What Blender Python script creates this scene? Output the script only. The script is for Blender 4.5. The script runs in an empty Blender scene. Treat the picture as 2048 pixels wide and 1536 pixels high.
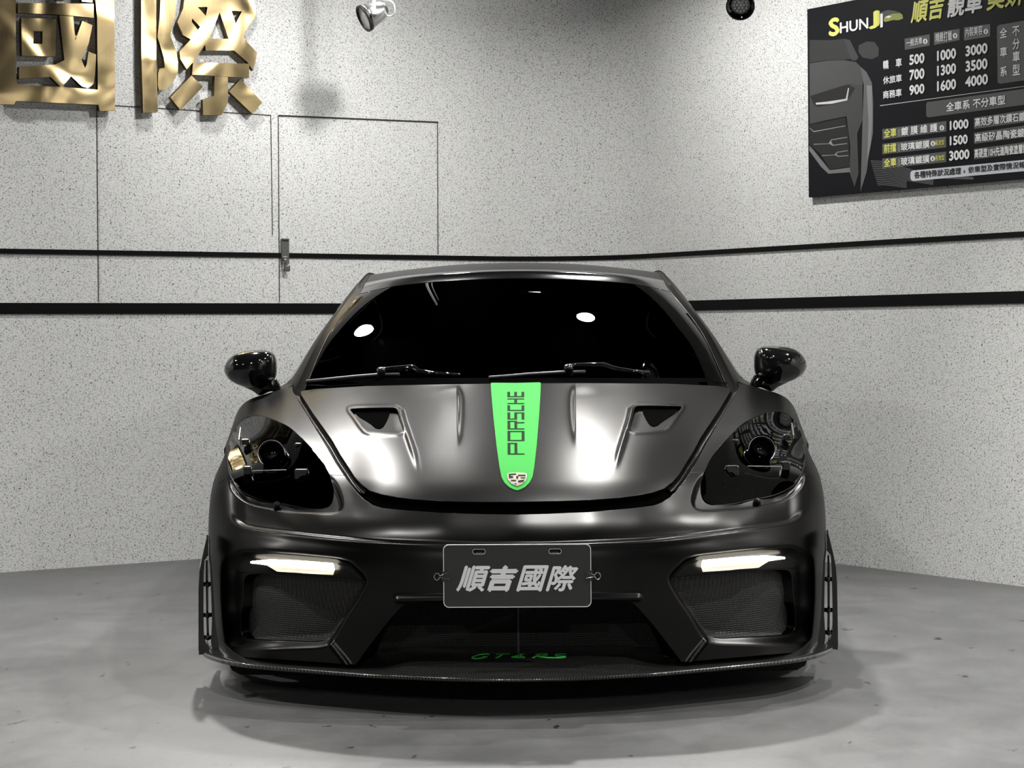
import bpy, bmesh, math, random
import numpy as np
from mathutils import Vector, Matrix
random.seed(7); np.random.seed(7)
SC = bpy.context.scene
COL = SC.collection

# ------------------------------------------------------------------ camera, light, exposure
F, Y0, ROLL, H = 4340.0, 670.5, 0.0081, 0.98      # focal length in px, horizon row, roll, eye height
cd = bpy.data.cameras.new('camera'); cam = bpy.data.objects.new('camera', cd); COL.objects.link(cam)
cd.sensor_fit = 'HORIZONTAL'; cd.sensor_width = 36.0; cd.lens = F/2048*36
cd.shift_y = -(768-Y0)/2048
cd.clip_start = 0.05; cd.clip_end = 200
cam.matrix_world = Matrix.Translation((0, 0, H)) @ Matrix.Rotation(math.pi/2, 4, 'X') @ Matrix.Rotation(-ROLL, 4, 'Z')
SC.camera = cam
SC.view_settings.view_transform = 'Standard'; SC.view_settings.look = 'None'
SC.view_settings.gamma = 1.0; SC.view_settings.use_curve_mapping = False
SC.view_settings.exposure = 0.75
w = bpy.data.worlds.new('world'); SC.world = w; w.use_nodes = True
w.node_tree.nodes['Background'].inputs[0].default_value = (0.5, 0.52, 0.55, 1)
w.node_tree.nodes['Background'].inputs[1].default_value = 0.02

CEIL = 2.95
def ceiling_or_fill_lamp(x, y, power, size=0.13, z=CEIL-.08, aim=None, spread=140, col=(1, .99, .965)):
    l = bpy.data.lights.new('ceiling_or_fill_lamp', 'AREA'); l.shape = 'DISK'; l.size = size
    l.energy = power; l.color = col; l.spread = math.radians(spread)
    o = bpy.data.objects.new('ceiling_or_fill_lamp', l); COL.objects.link(o); o.location = (x, y, z)
    if aim is not None:
        o.rotation_euler = (Vector(aim)-Vector((x, y, z))).to_track_quat('-Z', 'Y').to_euler()
    return o
LAMPS = [ # x, y, watts, aim, spread: spotlights turned to the car, then downlights, many added as fill
    (-1.15, 9.10, 26, (-.3, 5.9, .5), 110), (0.55, 8.95, 24, (.3, 5.9, .5), 110), (-0.45, 9.75, 7, (-.2, 6.4, .7), 110), (1.65, 7.6, 14, (.6, 5.8, .4), 130),
    (-1.15, 9.11, 5, None, 150), (0.55, 8.96, 18, None, 155),  # added twins of the first two, spreading light over the wall
    (0.40, 6.45, 20, None, 140), (-1.10, 5.4, 10, None, 140), (-2.9, 7.9, 24, None, 150), (-4.4, 6.2, 36, None, 150), (-2.8, 5.0, 32, None, 150),  # last two are added fill for the left wall
    (2.75, 5.8, 42, None, 150), (2.6, 4.2, 40, None, 150), (4.2, 3.4, 26, None, 140), (-1.2, -2.8, 210, None, 160), (1.2, -2.8, 210, None, 160), (-0.16, 8.57, 5, (-.95, 9.93, 1.9), 100),  # added fill, two behind the camera; last one throws the spotlight's shadow
]
for x, y, p, aim, sp in LAMPS: ceiling_or_fill_lamp(x, y, p, aim=aim, spread=sp, size=.14 if abs(x) < 1.2 and y > 8 else .09)

# ------------------------------------------------------------------ helpers: picture rays
def unroll(u, v):
    du, dv = u-1024, v-Y0
    return du-ROLL*dv, dv+ROLL*du
def P(u, v, D):
    a, b = unroll(u, v); return Vector((a*D/F, D, H-b*D/F))
WL = (403.937, -0.0607844); WR = (376.274, 0.13237)
def wall_D(w, u, v, off=0.0):
    # distance along the view at which the ray meets the wall plane p*D + q*F*X = H*F, moved into the room by off
    p, q = w; a, b = unroll(u, v)
    k = math.hypot(p, q*F)
    return (H*F-off*k)/(p+q*a)
def wallP(w, u, v, off=0.0): return P(u, v, wall_D(w, u, v, off))
den = (WL[0]*WR[1]*F-WR[0]*WL[1]*F)
CORNER = Vector(((WL[0]*H*F-WR[0]*H*F)/den, (WR[1]*F*H*F-WL[1]*F*H*F)/den, 0))
def wall_frame(w, sgn):
    n = Vector((w[1]*F, w[0], 0)).normalized()         # away from the camera, out of the room
    t = Vector((n.y, -n.x, 0))                          # to the right along the wall as seen
    return n, t
NL, TL = wall_frame(WL, 1); NR, TR = wall_frame(WR, 1)

# ------------------------------------------------------------------ helpers: materials
def mat(name, base=(.5, .5, .5), rough=.5, metal=0.0, coat=0.0, emit=None, es=0.0, spec=.5, coat_rough=.03):
    m = bpy.data.materials.new(name); m.use_nodes = True
    b = m.node_tree.nodes['Principled BSDF']
    b.inputs['Base Color'].default_value = (*base, 1); b.inputs['Roughness'].default_value = rough
    b.inputs['Metallic'].default_value = metal; b.inputs['Coat Weight'].default_value = coat
    b.inputs['Coat Roughness'].default_value = coat_rough
    b.inputs['Specular IOR Level'].default_value = spec
    if emit: b.inputs['Emission Color'].default_value = (*emit, 1); b.inputs['Emission Strength'].default_value = es
    return m
def nodes(m): return m.node_tree.nodes, m.node_tree.links, m.node_tree.nodes['Principled BSDF']
def N(nt, t, **kw):
    n = nt.new(t)
    for k, v in kw.items(): setattr(n, k, v)
    return n
def ramp(nt, pts, interp='LINEAR'):
    r = nt.new('ShaderNodeValToRGB'); r.color_ramp.interpolation = interp
    e = r.color_ramp.elements
    while len(e) > 1: e.remove(e[-1])
    e[0].position = pts[0][0]; e[0].color = (*pts[0][1], 1)
    for p, c in pts[1:]:
        x = e.new(p); x.color = (*c, 1)
    return r
def g(v): return (v, v, v)

M = {}
# stone-chip wall paint: pale ground, sparse dark chips and many grey ones
def speckle(name):
    m = mat(name, g(.6), .75); nt, ln, b = nodes(m)
    tc = N(nt, 'ShaderNodeTexCoord')
    n1 = N(nt, 'ShaderNodeTexNoise'); n1.inputs['Scale'].default_value = 165; n1.inputs['Detail'].default_value = 2.5; n1.inputs['Roughness'].default_value = .6
    n2 = N(nt, 'ShaderNodeTexNoise'); n2.inputs['Scale'].default_value = 140; n2.inputs['Detail'].default_value = 1.0
    n3 = N(nt, 'ShaderNodeTexNoise'); n3.inputs['Scale'].default_value = 1.7; n3.inputs['Detail'].default_value = 3
    for n in (n1, n2, n3): ln.new(tc.outputs['Object'], n.inputs['Vector'])
    r1 = ramp(nt, [(.29, g(.22)), (.40, g(.50)), (.50, (.76, .76, .745))])
    r2 = ramp(nt, [(.27, g(.10)), (.33, g(1))])
    r3 = ramp(nt, [(.3, g(.93)), (.7, g(1.0))])
    ln.new(n1.outputs[0], r1.inputs[0]); ln.new(n2.outputs[0], r2.inputs[0]); ln.new(n3.outputs[0], r3.inputs[0])
    m1 = N(nt, 'ShaderNodeMix', data_type='RGBA', blend_type='MULTIPLY'); m1.inputs[0].default_value = 1
    m2 = N(nt, 'ShaderNodeMix', data_type='RGBA', blend_type='MULTIPLY'); m2.inputs[0].default_value = 1
    ln.new(r1.outputs[0], m1.inputs[6]); ln.new(r2.outputs[0], m1.inputs[7])
    ln.new(m1.outputs[2], m2.inputs[6]); ln.new(r3.outputs[0], m2.inputs[7])
    ln.new(m2.outputs[2], b.inputs['Base Color'])
    bp = N(nt, 'ShaderNodeBump'); bp.inputs['Strength'].default_value = .25; bp.inputs['Distance'].default_value = .003
    ln.new(n1.outputs[0], bp.inputs['Height']); ln.new(bp.outputs[0], b.inputs['Normal'])
    return m
M['wall'] = speckle('stone_chip_paint')
def floor_mat():
    m = mat('grey_coated_concrete', g(.2), .4, spec=.14); nt, ln, b = nodes(m)
    tc = N(nt, 'ShaderNodeTexCoord')
    def noise(s, d, r=.55, stretch=None):
        n = N(nt, 'ShaderNodeTexNoise'); n.inputs['Scale'].default_value = s; n.inputs['Detail'].default_value = d; n.inputs['Roughness'].default_value = r
        if stretch:
            mp = N(nt, 'ShaderNodeMapping'); mp.inputs['Scale'].default_value = stretch
            ln.new(tc.outputs['Object'], mp.inputs[0]); ln.new(mp.outputs[0], n.inputs['Vector'])
        else: ln.new(tc.outputs['Object'], n.inputs['Vector'])
        return n
    a = noise(1.1, 5); c = noise(7, 4, .6, (1, .55, 1)); d = noise(16, 3, .5, (1, .5, 1)); e = noise(60, 3)
    ra = ramp(nt, [(.3, g(.09)), (.7, g(.13))]); rc = ramp(nt, [(.35, g(.9)), (.65, g(1.06))])
    rd = ramp(nt, [(.28, g(.25)), (.315, g(1))]); re = ramp(nt, [(.3, g(.93)), (.7, g(1.05))])
    for n, r in ((a, ra), (c, rc), (d, rd), (e, re)): ln.new(n.outputs[0], r.inputs[0])
    prev = ra
    for r in (rc, rd, re):
        mx = N(nt, 'ShaderNodeMix', data_type='RGBA', blend_type='MULTIPLY'); mx.inputs[0].default_value = 1
        ln.new(prev.outputs[2] if prev.bl_idname == 'ShaderNodeMix' else prev.outputs[0], mx.inputs[6]); ln.new(r.outputs[0], mx.inputs[7]); prev = mx
    ln.new(prev.outputs[2], b.inputs['Base Color'])
    rr = ramp(nt, [(.3, g(.38)), (.7, g(.55))]); ln.new(c.outputs[0], rr.inputs[0]); ln.new(rr.outputs[0], b.inputs['Roughness'])
    bp = N(nt, 'ShaderNodeBump'); bp.inputs['Strength'].default_value = .15; bp.inputs['Distance'].default_value = .004
    ln.new(c.outputs[0], bp.inputs['Height']); ln.new(bp.outputs[0], b.inputs['Normal'])
    return m
M['floor'] = floor_mat()
M['strip'] = mat('black_strip', g(.003), .6, spec=.12)
M['groove'] = mat('dark_joint', g(.02), .8)
M['ceiling'] = mat('dark_ceiling', g(.003), .9, spec=0.0)
M['dark_wall'] = mat('dark_rear_wall', g(.02), .8)
M['paint'] = mat('satin_grey_black_wrap', (.031, .0305, .030), .30, 1.0)
M['paint'].node_tree.nodes['Principled BSDF'].inputs['Specular Tint'].default_value = (.45, .45, .45, 1)
M['gloss'] = mat('gloss_black', g(.004), .06, spec=.5)
M['roofblack'] = mat('gloss_black_roof', g(.006), .10)
M['plastic'] = mat('black_plastic', g(.012), .5)
M['rubber'] = mat('tyre_rubber', g(.015), .75)
M['rim'] = mat('black_wheel', g(.02), .3, .8)
M['steel'] = mat('bare_steel', g(.55), .3, 1.0)
M['chrome'] = mat('chrome', g(.75), .12, 1.0)
M['green'] = mat('green_vinyl', (.033, .30, .043), .8, spec=.05)
M['dark_green'] = mat('dark_letter_on_green', (.002, .014, .003), .9, spec=.05)
M['white'] = mat('white_print', g(.95), .5)
M['yellow'] = mat('yellow_print', (.85, .85, .18), .5)

# ------------------------------------------------------------------ helpers: objects
def tag(o, label=None, cat=None, group=None, kind=None):
    if label: o['label'] = label
    if cat: o['category'] = cat
    if group: o['group'] = group
    if kind: o['kind'] = kind
    return o
def empty(name, loc=(0, 0, 0), label=None, cat=None, group=None):
    o = bpy.data.objects.new(name, None); COL.objects.link(o); o.location = loc; o.empty_display_size = .1
    return tag(o, label, cat, group)
def link_mesh(name, V, Fc, m, parent=None, normals=None, smooth=True, mats=None, fm=None):
    me = bpy.data.meshes.new(name)
    if parent is not None:
        L = parent
        off = Vector((0, 0, 0))
        while L is not None: off += L.location; L = L.parent
        V = np.asarray(V, float)-np.array(off)
    me.from_pydata([tuple(map(float, p)) for p in V], [], [tuple(map(int, f)) for f in Fc])
    for mm in (mats or [m]): me.materials.append(mm)
    if fm is not None: me.polygons.foreach_set('material_index', np.asarray(fm, dtype=np.int32))
    me.polygons.foreach_set('use_smooth', [smooth]*len(me.polygons))
    if normals is not None:
        me.normals_split_custom_set_from_vertices([tuple(map(float, n)) for n in normals])
    me.update()
    o = bpy.data.objects.new(name, me); COL.objects.link(o)
    if parent is not None: o.parent = parent
    return o
def bm_obj(name, bm, m, parent=None, smooth=False, angle=None):
    me = bpy.data.meshes.new(name)
    if parent is not None:
        L = parent; off = Vector((0, 0, 0))
        while L is not None: off += L.location; L = L.parent
        bmesh.ops.translate(bm, verts=bm.verts, vec=-off)
    bmesh.ops.recalc_face_normals(bm, faces=bm.faces)
    bm.to_mesh(me); bm.free()
    me.materials.append(m)
    me.polygons.foreach_set('use_smooth', [smooth]*len(me.polygons))
    if angle is not None: me.set_sharp_from_angle(angle=math.radians(angle))
    o = bpy.data.objects.new(name, me); COL.objects.link(o)
    if parent is not None: o.parent = parent
    return o
def box_bm(bm, c, s, rot=None, bev=0.0):
    r = bmesh.ops.create_cube(bm, size=1)
    vs = r['verts']
    M4 = Matrix.Translation(c) @ (rot.to_4x4() if rot is not None else Matrix.Identity(4)) @ Matrix.Diagonal((*s, 1))
    bmesh.ops.transform(bm, matrix=M4, verts=vs)
    if bev > 0:
        es = list({e for v in vs for e in v.link_edges})
        bmesh.ops.bevel(bm, geom=es, offset=bev, segments=2, affect='EDGES', profile=.5)
def tube_bm(bm, pts, r, seg=10, cap=True, rad=None):
    pts = [Vector(p) for p in pts]; rings = []
    for i, p in enumerate(pts):
        t = (pts[min(i+1, len(pts)-1)]-pts[max(i-1, 0)]).normalized()
        up = Vector((0, 0, 1)) if abs(t.z) < .9 else Vector((0, 1, 0))
        a = t.cross(up).normalized(); b = a.cross(t)
        rr = rad[i] if rad else r
        rings.append([bm.verts.new(p+(a*math.cos(k*2*math.pi/seg)+b*math.sin(k*2*math.pi/seg))*rr) for k in range(seg)])
    for i in range(len(rings)-1):
        for k in range(seg):
            bm.faces.new((rings[i][k], rings[i][(k+1) % seg], rings[i+1][(k+1) % seg], rings[i+1][k]))
    if cap: bm.faces.new(rings[0][::-1]); bm.faces.new(rings[-1])
def lathe_bm(bm, prof, origin, axis, seg=40, a0=0, a1=2*math.pi):
    axis = Vector(axis).normalized(); up = Vector((0, 0, 1)) if abs(axis.z) < .9 else Vector((0, 1, 0))
    a = axis.cross(up).normalized(); b = axis.cross(a); rings = []
    for r, h in prof:
        rings.append([bm.verts.new(Vector(origin)+axis*h+(a*math.cos(k*2*math.pi/seg)+b*math.sin(k*2*math.pi/seg))*r) for k in range(seg)] if r > 1e-6
                     else [bm.verts.new(Vector(origin)+axis*h)])
    for i in range(len(rings)-1):
        A, B = rings[i], rings[i+1]
        for k in range(seg):
            k2 = (k+1) % seg
            if len(A) == 1 and len(B) == 1: continue
            if len(A) == 1: bm.faces.new((A[0], B[k2], B[k]))
            elif len(B) == 1: bm.faces.new((A[k], A[k2], B[0]))
            else: bm.faces.new((A[k], A[k2], B[k2], B[k]))
def prism_bm(bm, loops, frame, depth, bev=0.0):
    """loops: outer loop then holes, 2-D points; frame(x, y, h) -> world; extruded from h=0 to h=depth"""
    from mathutils.geometry import tessellate_polygon
    pts = [[Vector((p[0], p[1], 0)) for p in lp] for lp in loops]
    flat = [p for lp in pts for p in lp]
    tris = tessellate_polygon(pts)
    f = [bm.verts.new(frame(p.x, p.y, depth)) for p in flat]
    bk = [bm.verts.new(frame(p.x, p.y, 0)) for p in flat]
    for t in tris:
        try:
            bm.faces.new([f[i] for i in t]); bm.faces.new([bk[i] for i in reversed(t)])
        except ValueError: pass
    o = 0
    for lp in loops:
        n = len(lp)
        for i in range(n):
            j = (i+1) % n
            try: bm.faces.new((f[o+i], f[o+j], bk[o+j], bk[o+i]))
            except ValueError: pass
        o += n
def smooth_closed(pts, n=8, closed=True):
    pts = np.array(pts, float); out = []; k = len(pts)
    for i in range(k if closed else k-1):
        if closed: p0, p1, p2, p3 = pts[i-1], pts[i], pts[(i+1) % k], pts[(i+2) % k]
        else: p0, p1, p2, p3 = pts[max(i-1, 0)], pts[i], pts[i+1], pts[min(i+2, k-1)]
        for t in np.linspace(0, 1, n, endpoint=False):
            out.append(.5*(2*p1+(p2-p0)*t+(2*p0-5*p1+4*p2-p3)*t*t+(3*p1-p0-3*p2+p3)*t**3))
    if not closed: out.append(pts[-1])
    return np.array(out)

# ------------------------------------------------------------------ the room
ROOM_L, ROOM_R = 9.0, 13.5
cL = CORNER-TL*ROOM_L; cR = CORNER+TR*ROOM_R; cB = cL+TR*ROOM_R
FIL, NARC = 0.55, 24                                   # the two painted walls meet in a rounded corner
def fillet_path():
    A, B = CORNER-TL*FIL, CORNER+TR*FIL
    out = []
    for i in range(NARC+1):
        t = i/NARC
        k = math.sqrt(.5)                               # rational quadratic = circular arc for a right-angled corner
        w0, w1, w2 = (1-t)**2, 2*t*(1-t)*k, t*t
        out.append((A*w0+CORNER*w1+B*w2)/(w0+w1+w2))
    return out
ARC = fillet_path()
PATH_L = [Vector(cL)]+ARC[:NARC//2+1]
PATH_R = ARC[NARC//2:]+[Vector(cR)]
def path_band(name, path, z0, z1, off0, off1, m):
    """a band of the wall following the plan path between heights z0 and z1, from off0 to off1 (into the room is negative)"""
    bm = bmesh.new(); cols = []
    for i, p in enumerate(path):
        a, b = path[max(i-1, 0)], path[min(i+1, len(path)-1)]
        t = (b-a).normalized(); n = Vector((-t.y, t.x, 0))
        if n.dot(NL+NR) < 0: n = -n
        cols.append([bm.verts.new((q.x, q.y, z)) for q, z in ((p+n*off0, z0), (p+n*off0, z1), (p+n*off1, z1), (p+n*off1, z0))])
    for c, d in zip(cols, cols[1:]):
        for k in range(4): bm.faces.new((c[k], c[(k+1) % 4], d[(k+1) % 4], d[k]))
    bm.faces.new(cols[0]); bm.faces.new(cols[-1][::-1])
    return tag(bm_obj(name, bm, m, smooth=True, angle=25), kind='structure')
path_band('wall_left', PATH_L, 0, CEIL, 0, .15, M['wall']); path_band('wall_right', PATH_R, 0, CEIL, 0, .15, M['wall'])
def wall_obj(name, p0, p1, n, m):
    bm = bmesh.new(); th = .15
    q = [Vector(p0), Vector(p1), Vector(p1)+n*th, Vector(p0)+n*th]
    lo = [bm.verts.new((v.x, v.y, 0)) for v in q]; hi = [bm.verts.new((v.x, v.y, CEIL)) for v in q]
    bm.faces.new(lo[::-1]); bm.faces.new(hi)
    for i in range(4): bm.faces.new((lo[i], lo[(i+1) % 4], hi[(i+1) % 4], hi[i]))
    return tag(bm_obj(name, bm, m), kind='structure')
wall_obj('wall_rear', cB, cR, -NL, M['dark_wall']); wall_obj('wall_front', cL, cB, -NR, M['dark_wall'])
def slab(name, z0, z1, m):
    bm = bmesh.new(); q = [cL, CORNER, cR, cB]
    c = sum((Vector(p) for p in q), Vector())/4
    q = [c+(Vector(p)-c)*1.03 for p in q]
    lo = [bm.verts.new((v.x, v.y, z0)) for v in q]; hi = [bm.verts.new((v.x, v.y, z1)) for v in q]
    bm.faces.new(lo[::-1]); bm.faces.new(hi)
    for i in range(4): bm.faces.new((lo[i], lo[(i+1) % 4], hi[(i+1) % 4], hi[i]))
    return tag(bm_obj(name, bm, m), kind='structure')
slab('floor', -.12, 0, M['floor']); slab('ceiling', CEIL, CEIL+.12, M['ceiling'])
zs = [H*(1+k) for k in (.38965, .36785, .15664, .10866)]
path_band('trim_1', PATH_L, zs[1], zs[0], -.006, .001, M['strip']); path_band('trim_2', PATH_L, zs[3], zs[2], -.006, .001, M['strip'])
path_band('trim_3', PATH_R, zs[1], zs[0], -.006, .001, M['strip']); path_band('trim_4', PATH_R, zs[3], zs[2], -.006, .001, M['strip'])

# ------------------------------------------------------------------ the car: surface tools
D0 = 5.535                                              # distance of the splitter's front edge
CX = 0.0105                                             # the car stands a centimetre right of the camera axis
def LA(u, v):
    """a point of the car's left half in the picture -> (half-width, row) with the roll taken out"""
    a, b = unroll(u, v); return 7.6-a, Y0+b
def LAs(pts): return np.array([LA(*p) for p in pts])
class TPS:
    """thin-plate spline through scattered control points"""
    def __init__(s, pts, vals, lam=0.0):
        s.p = np.array(pts, float)/100; n = len(s.p); v = np.array(vals, float)
        K = s.k(s.p, s.p)+lam*np.eye(n); Q = np.c_[np.ones(n), s.p]
        A = np.block([[K, Q], [Q.T, np.zeros((3, 3))]])
        s.w = np.linalg.solve(A, np.r_[v, np.zeros((3,)+v.shape[1:])])
    @staticmethod
    def k(a, b):
        r2 = ((a[:, None, :]-b[None])**2).sum(-1); return np.where(r2 > 1e-12, .5*r2*np.log(np.maximum(r2, 1e-12)), 0)
    def __call__(s, q):
        q = np.asarray(q, float)/100; out = []
        for i in range(0, len(q), 8000):
            c = q[i:i+8000]; out.append(s.k(c, s.p) @ s.w[:-3]+np.c_[np.ones(len(c)), c] @ s.w[-3:])
        return np.concatenate(out)
def sdf(poly, q):
    """signed distance from points q to a closed polygon, negative inside"""
    poly = np.asarray(poly, float); q = np.asarray(q, float); a = poly; b = np.roll(poly, -1, 0)
    out = np.empty(len(q))
    for i in range(0, len(q), 6000):
        p = q[i:i+6000][:, None, :]; ab = b-a; ap = p-a
        t = np.clip((ap*ab).sum(-1)/np.maximum((ab*ab).sum(-1), 1e-12), 0, 1)
        d = np.sqrt(((ap-t[..., None]*ab)**2).sum(-1)).min(1)
        cond = (a[:, 1] > p[..., 1]) != (b[:, 1] > p[..., 1])
        xi = a[:, 0]+(p[..., 1]-a[:, 1])/np.where(np.abs(ab[:, 1]) < 1e-12, 1e-12, ab[:, 1])*ab[:, 0]
        ins = ((cond & (p[..., 0] < xi)).sum(1) % 2) == 1
        out[i:i+6000] = np.where(ins, -d, d)
    return out
def dist_line(line, q):
    """distance to an open polyline, the side (+ = right of travel) and the travelled fraction"""
    line = np.asarray(line, float); a = line[:-1]; b = line[1:]; ab = b-a
    L = np.sqrt((ab**2).sum(1)); cum = np.r_[0, np.cumsum(L)]
    D = np.empty(len(q)); S = np.empty(len(q)); T = np.empty(len(q))
    for i in range(0, len(q), 6000):
        p = q[i:i+6000][:, None, :]; ap = p-a
        t = np.clip((ap*ab).sum(-1)/np.maximum((ab*ab).sum(-1), 1e-12), 0, 1)
        d = np.sqrt(((ap-t[..., None]*ab)**2).sum(-1)); j = d.argmin(1); r = np.arange(len(j))
        D[i:i+6000] = d[r, j]; T[i:i+6000] = (cum[j]+t[r, j]*L[j])/cum[-1]
        S[i:i+6000] = np.sign(ab[j, 0]*ap[r, j, 1]-ab[j, 1]*ap[r, j, 0])
    return D, S, T
def sstep(x, a, b):
    t = np.clip((x-a)/(b-a), 0, 1); return t*t*(3-2*t)
class Mesh:
    """triangles with per-vertex rows: xyz, normal, param a b"""
    def __init__(s, V, T): s.V = np.asarray(V, float); s.T = np.asarray(T, int); s.cut = np.zeros(len(s.V), bool)
    def sub(s, T):
        use = np.unique(T); mp = -np.ones(len(s.V), int); mp[use] = np.arange(len(use))
        m = Mesh(s.V[use], mp[T]); m.cut = s.cut[use]; return m
    def clip(s, phi):
        """keep the part where phi < 0, cutting triangles exactly on phi = 0"""
        phi = np.where(np.abs(phi) < 1e-4, -1e-4, phi)
        ins = phi < 0; cnt = ins[s.T].sum(1)
        keep = s.T[cnt == 3]; cross = s.T[(cnt > 0) & (cnt < 3)]
        newV = []; newT = []; cache = {}; n0 = len(s.V)
        def cutv(i, j):
            k = (i, j) if i < j else (j, i)
            if k not in cache:
                t = phi[k[0]]/(phi[k[0]]-phi[k[1]]); cache[k] = n0+len(newV); newV.append(s.V[k[0]]*(1-t)+s.V[k[1]]*t)
            return cache[k]
        for t in cross:
            a, b, c = t; f = ins[t]
            for _ in range(3):
                if (f[0] and not f[1] and not f[2]) or (f[0] and f[1] and not f[2]): break
                a, b, c = b, c, a; f = np.roll(f, -1)
            if f[1]: p, q = cutv(b, c), cutv(a, c); newT += [(a, b, p), (a, p, q)]
            else: newT.append((a, cutv(a, b), cutv(a, c)))
        V = np.vstack([s.V]+([np.array(newV)] if newV else []))
        T = np.vstack([keep]+([np.array(newT)] if newT else []))
        m = Mesh(V, T); m.cut = np.r_[s.cut, np.ones(len(newV), bool)]
        return m.sub(T)
    def rim(s, depth=.010, rnd=.0016, mask=None):
        """roll every cut border inwards: a small rounded edge, then a flange of the given depth"""
        T = s.T; E = np.vstack([T[:, [0, 1]], T[:, [1, 2]], T[:, [2, 0]]]); third = np.r_[T[:, 2], T[:, 0], T[:, 1]]
        key = np.sort(E, 1); _, inv, cn = np.unique(key[:, 0].astype(np.int64)*len(s.V)+key[:, 1], return_inverse=True, return_counts=True)
        bd = (cn[inv] == 1) & s.cut[E].all(1)
        if mask is not None: bd &= mask[E].all(1)
        E = E[bd]; third = third[bd]
        if len(E) == 0: return s
        out = np.zeros((len(s.V), 3))
        nrm = s.V[:, 3:6]; e = s.V[E[:, 1], :3]-s.V[E[:, 0], :3]
        t = np.cross(e, nrm[E[:, 0]]); t /= np.maximum(np.linalg.norm(t, axis=1), 1e-12)[:, None]
        sg = np.sign(((s.V[E[:, 0], :3]-s.V[third, :3])*t).sum(1)); t *= sg[:, None]
        np.add.at(out, E[:, 0], t); np.add.at(out, E[:, 1], t)
        vs = np.unique(E); tt = out[vs]; tt /= np.maximum(np.linalg.norm(tt, axis=1), 1e-12)[:, None]
        nn = nrm[vs]; nn = nn/np.linalg.norm(nn, axis=1)[:, None]; base = s.V[vs].copy()
        rings = []
        for (dt, dn, an) in ((.3*rnd, .05*rnd, 25), (.7*rnd, .3*rnd, 45), (1.0*rnd, rnd, 90), (1.0*rnd, depth, 90)):
            r = base.copy(); r[:, :3] += tt*dt-nn*dn; a = math.radians(an); r[:, 3:6] = nn*math.cos(a)+tt*math.sin(a); rings.append(r)
        mp = -np.ones(len(s.V), int); mp[vs] = np.arange(len(vs)); k = len(vs); n0 = len(s.V)
        A = mp[E[:, 0]]; B = mp[E[:, 1]]; prevA, prevB = E[:, 0], E[:, 1]; nt = []
        for i in range(len(rings)):
            ca, cb = n0+i*k+A, n0+i*k+B
            nt += [np.c_[prevB, prevA, ca], np.c_[prevB, ca, cb]]; prevA, prevB = ca, cb
        m = Mesh(np.vstack([s.V]+rings), np.vstack([T]+nt)); m.cut = np.r_[s.cut, np.zeros(len(rings)*k, bool)]
        return m
    def mirror(s, weld=True):
        """both halves of the car in one mesh"""
        V2 = s.V.copy(); V2[:, 0] *= -1; V2[:, 3] *= -1
        n = len(s.V); T2 = s.T[:, ::-1].copy()+n
        V = np.vstack([s.V, V2])
        if weld:
            c = np.abs(s.V[:, 0]) < 1e-5; mp = np.arange(2*n); mp[n:][c] = np.arange(n)[c]; T2 = mp[T2]
            V[:n][c, 3] = 0
        m = Mesh(V, np.vstack([s.T, T2])); m.cut = np.r_[s.cut, s.cut]; return m.sub(m.T)
    def flip(s):
        m = Mesh(s.V.copy(), s.T[:, ::-1].copy()); m.V[:, 0] *= -1; m.V[:, 3] *= -1; m.cut = s.cut; return m
    def obj(s, name, m, parent=None, mats=None, fm=None):
        V = s.V[:, :3]+np.array([CX, 0, 0]); n = s.V[:, 3:6]/np.maximum(np.linalg.norm(s.V[:, 3:6], axis=1), 1e-9)[:, None]
        return link_mesh(name, V, s.T, m, parent, normals=n, mats=mats, fm=fm)
def grid_mesh(A, B, pos):
    """A, B: 2-D parameter arrays; pos(A, B) -> xyz grid (h, w, 3). Normals from the grid itself."""
    X = pos; h, w_ = A.shape
    du = np.gradient(X, axis=1); dv = np.gradient(X, axis=0)
    n = np.cross(dv, du); n /= np.maximum(np.linalg.norm(n, axis=2), 1e-12)[..., None]
    V = np.c_[X.reshape(-1, 3), n.reshape(-1, 3), A.ravel(), B.ravel()]
    i = np.arange(h*w_).reshape(h, w_); a, b, c, d = i[:-1, :-1].ravel(), i[:-1, 1:].ravel(), i[1:, 1:].ravel(), i[1:, :-1].ravel()
    return Mesh(V, np.vstack([np.c_[a, d, c], np.c_[a, c, b]])), n
def W(a, b, d):
    """car point from half-width pixel, row, depth behind the nose"""
    D = D0+d; return np.array([a*D/F, D, H-(b-Y0)*D/F])

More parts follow.
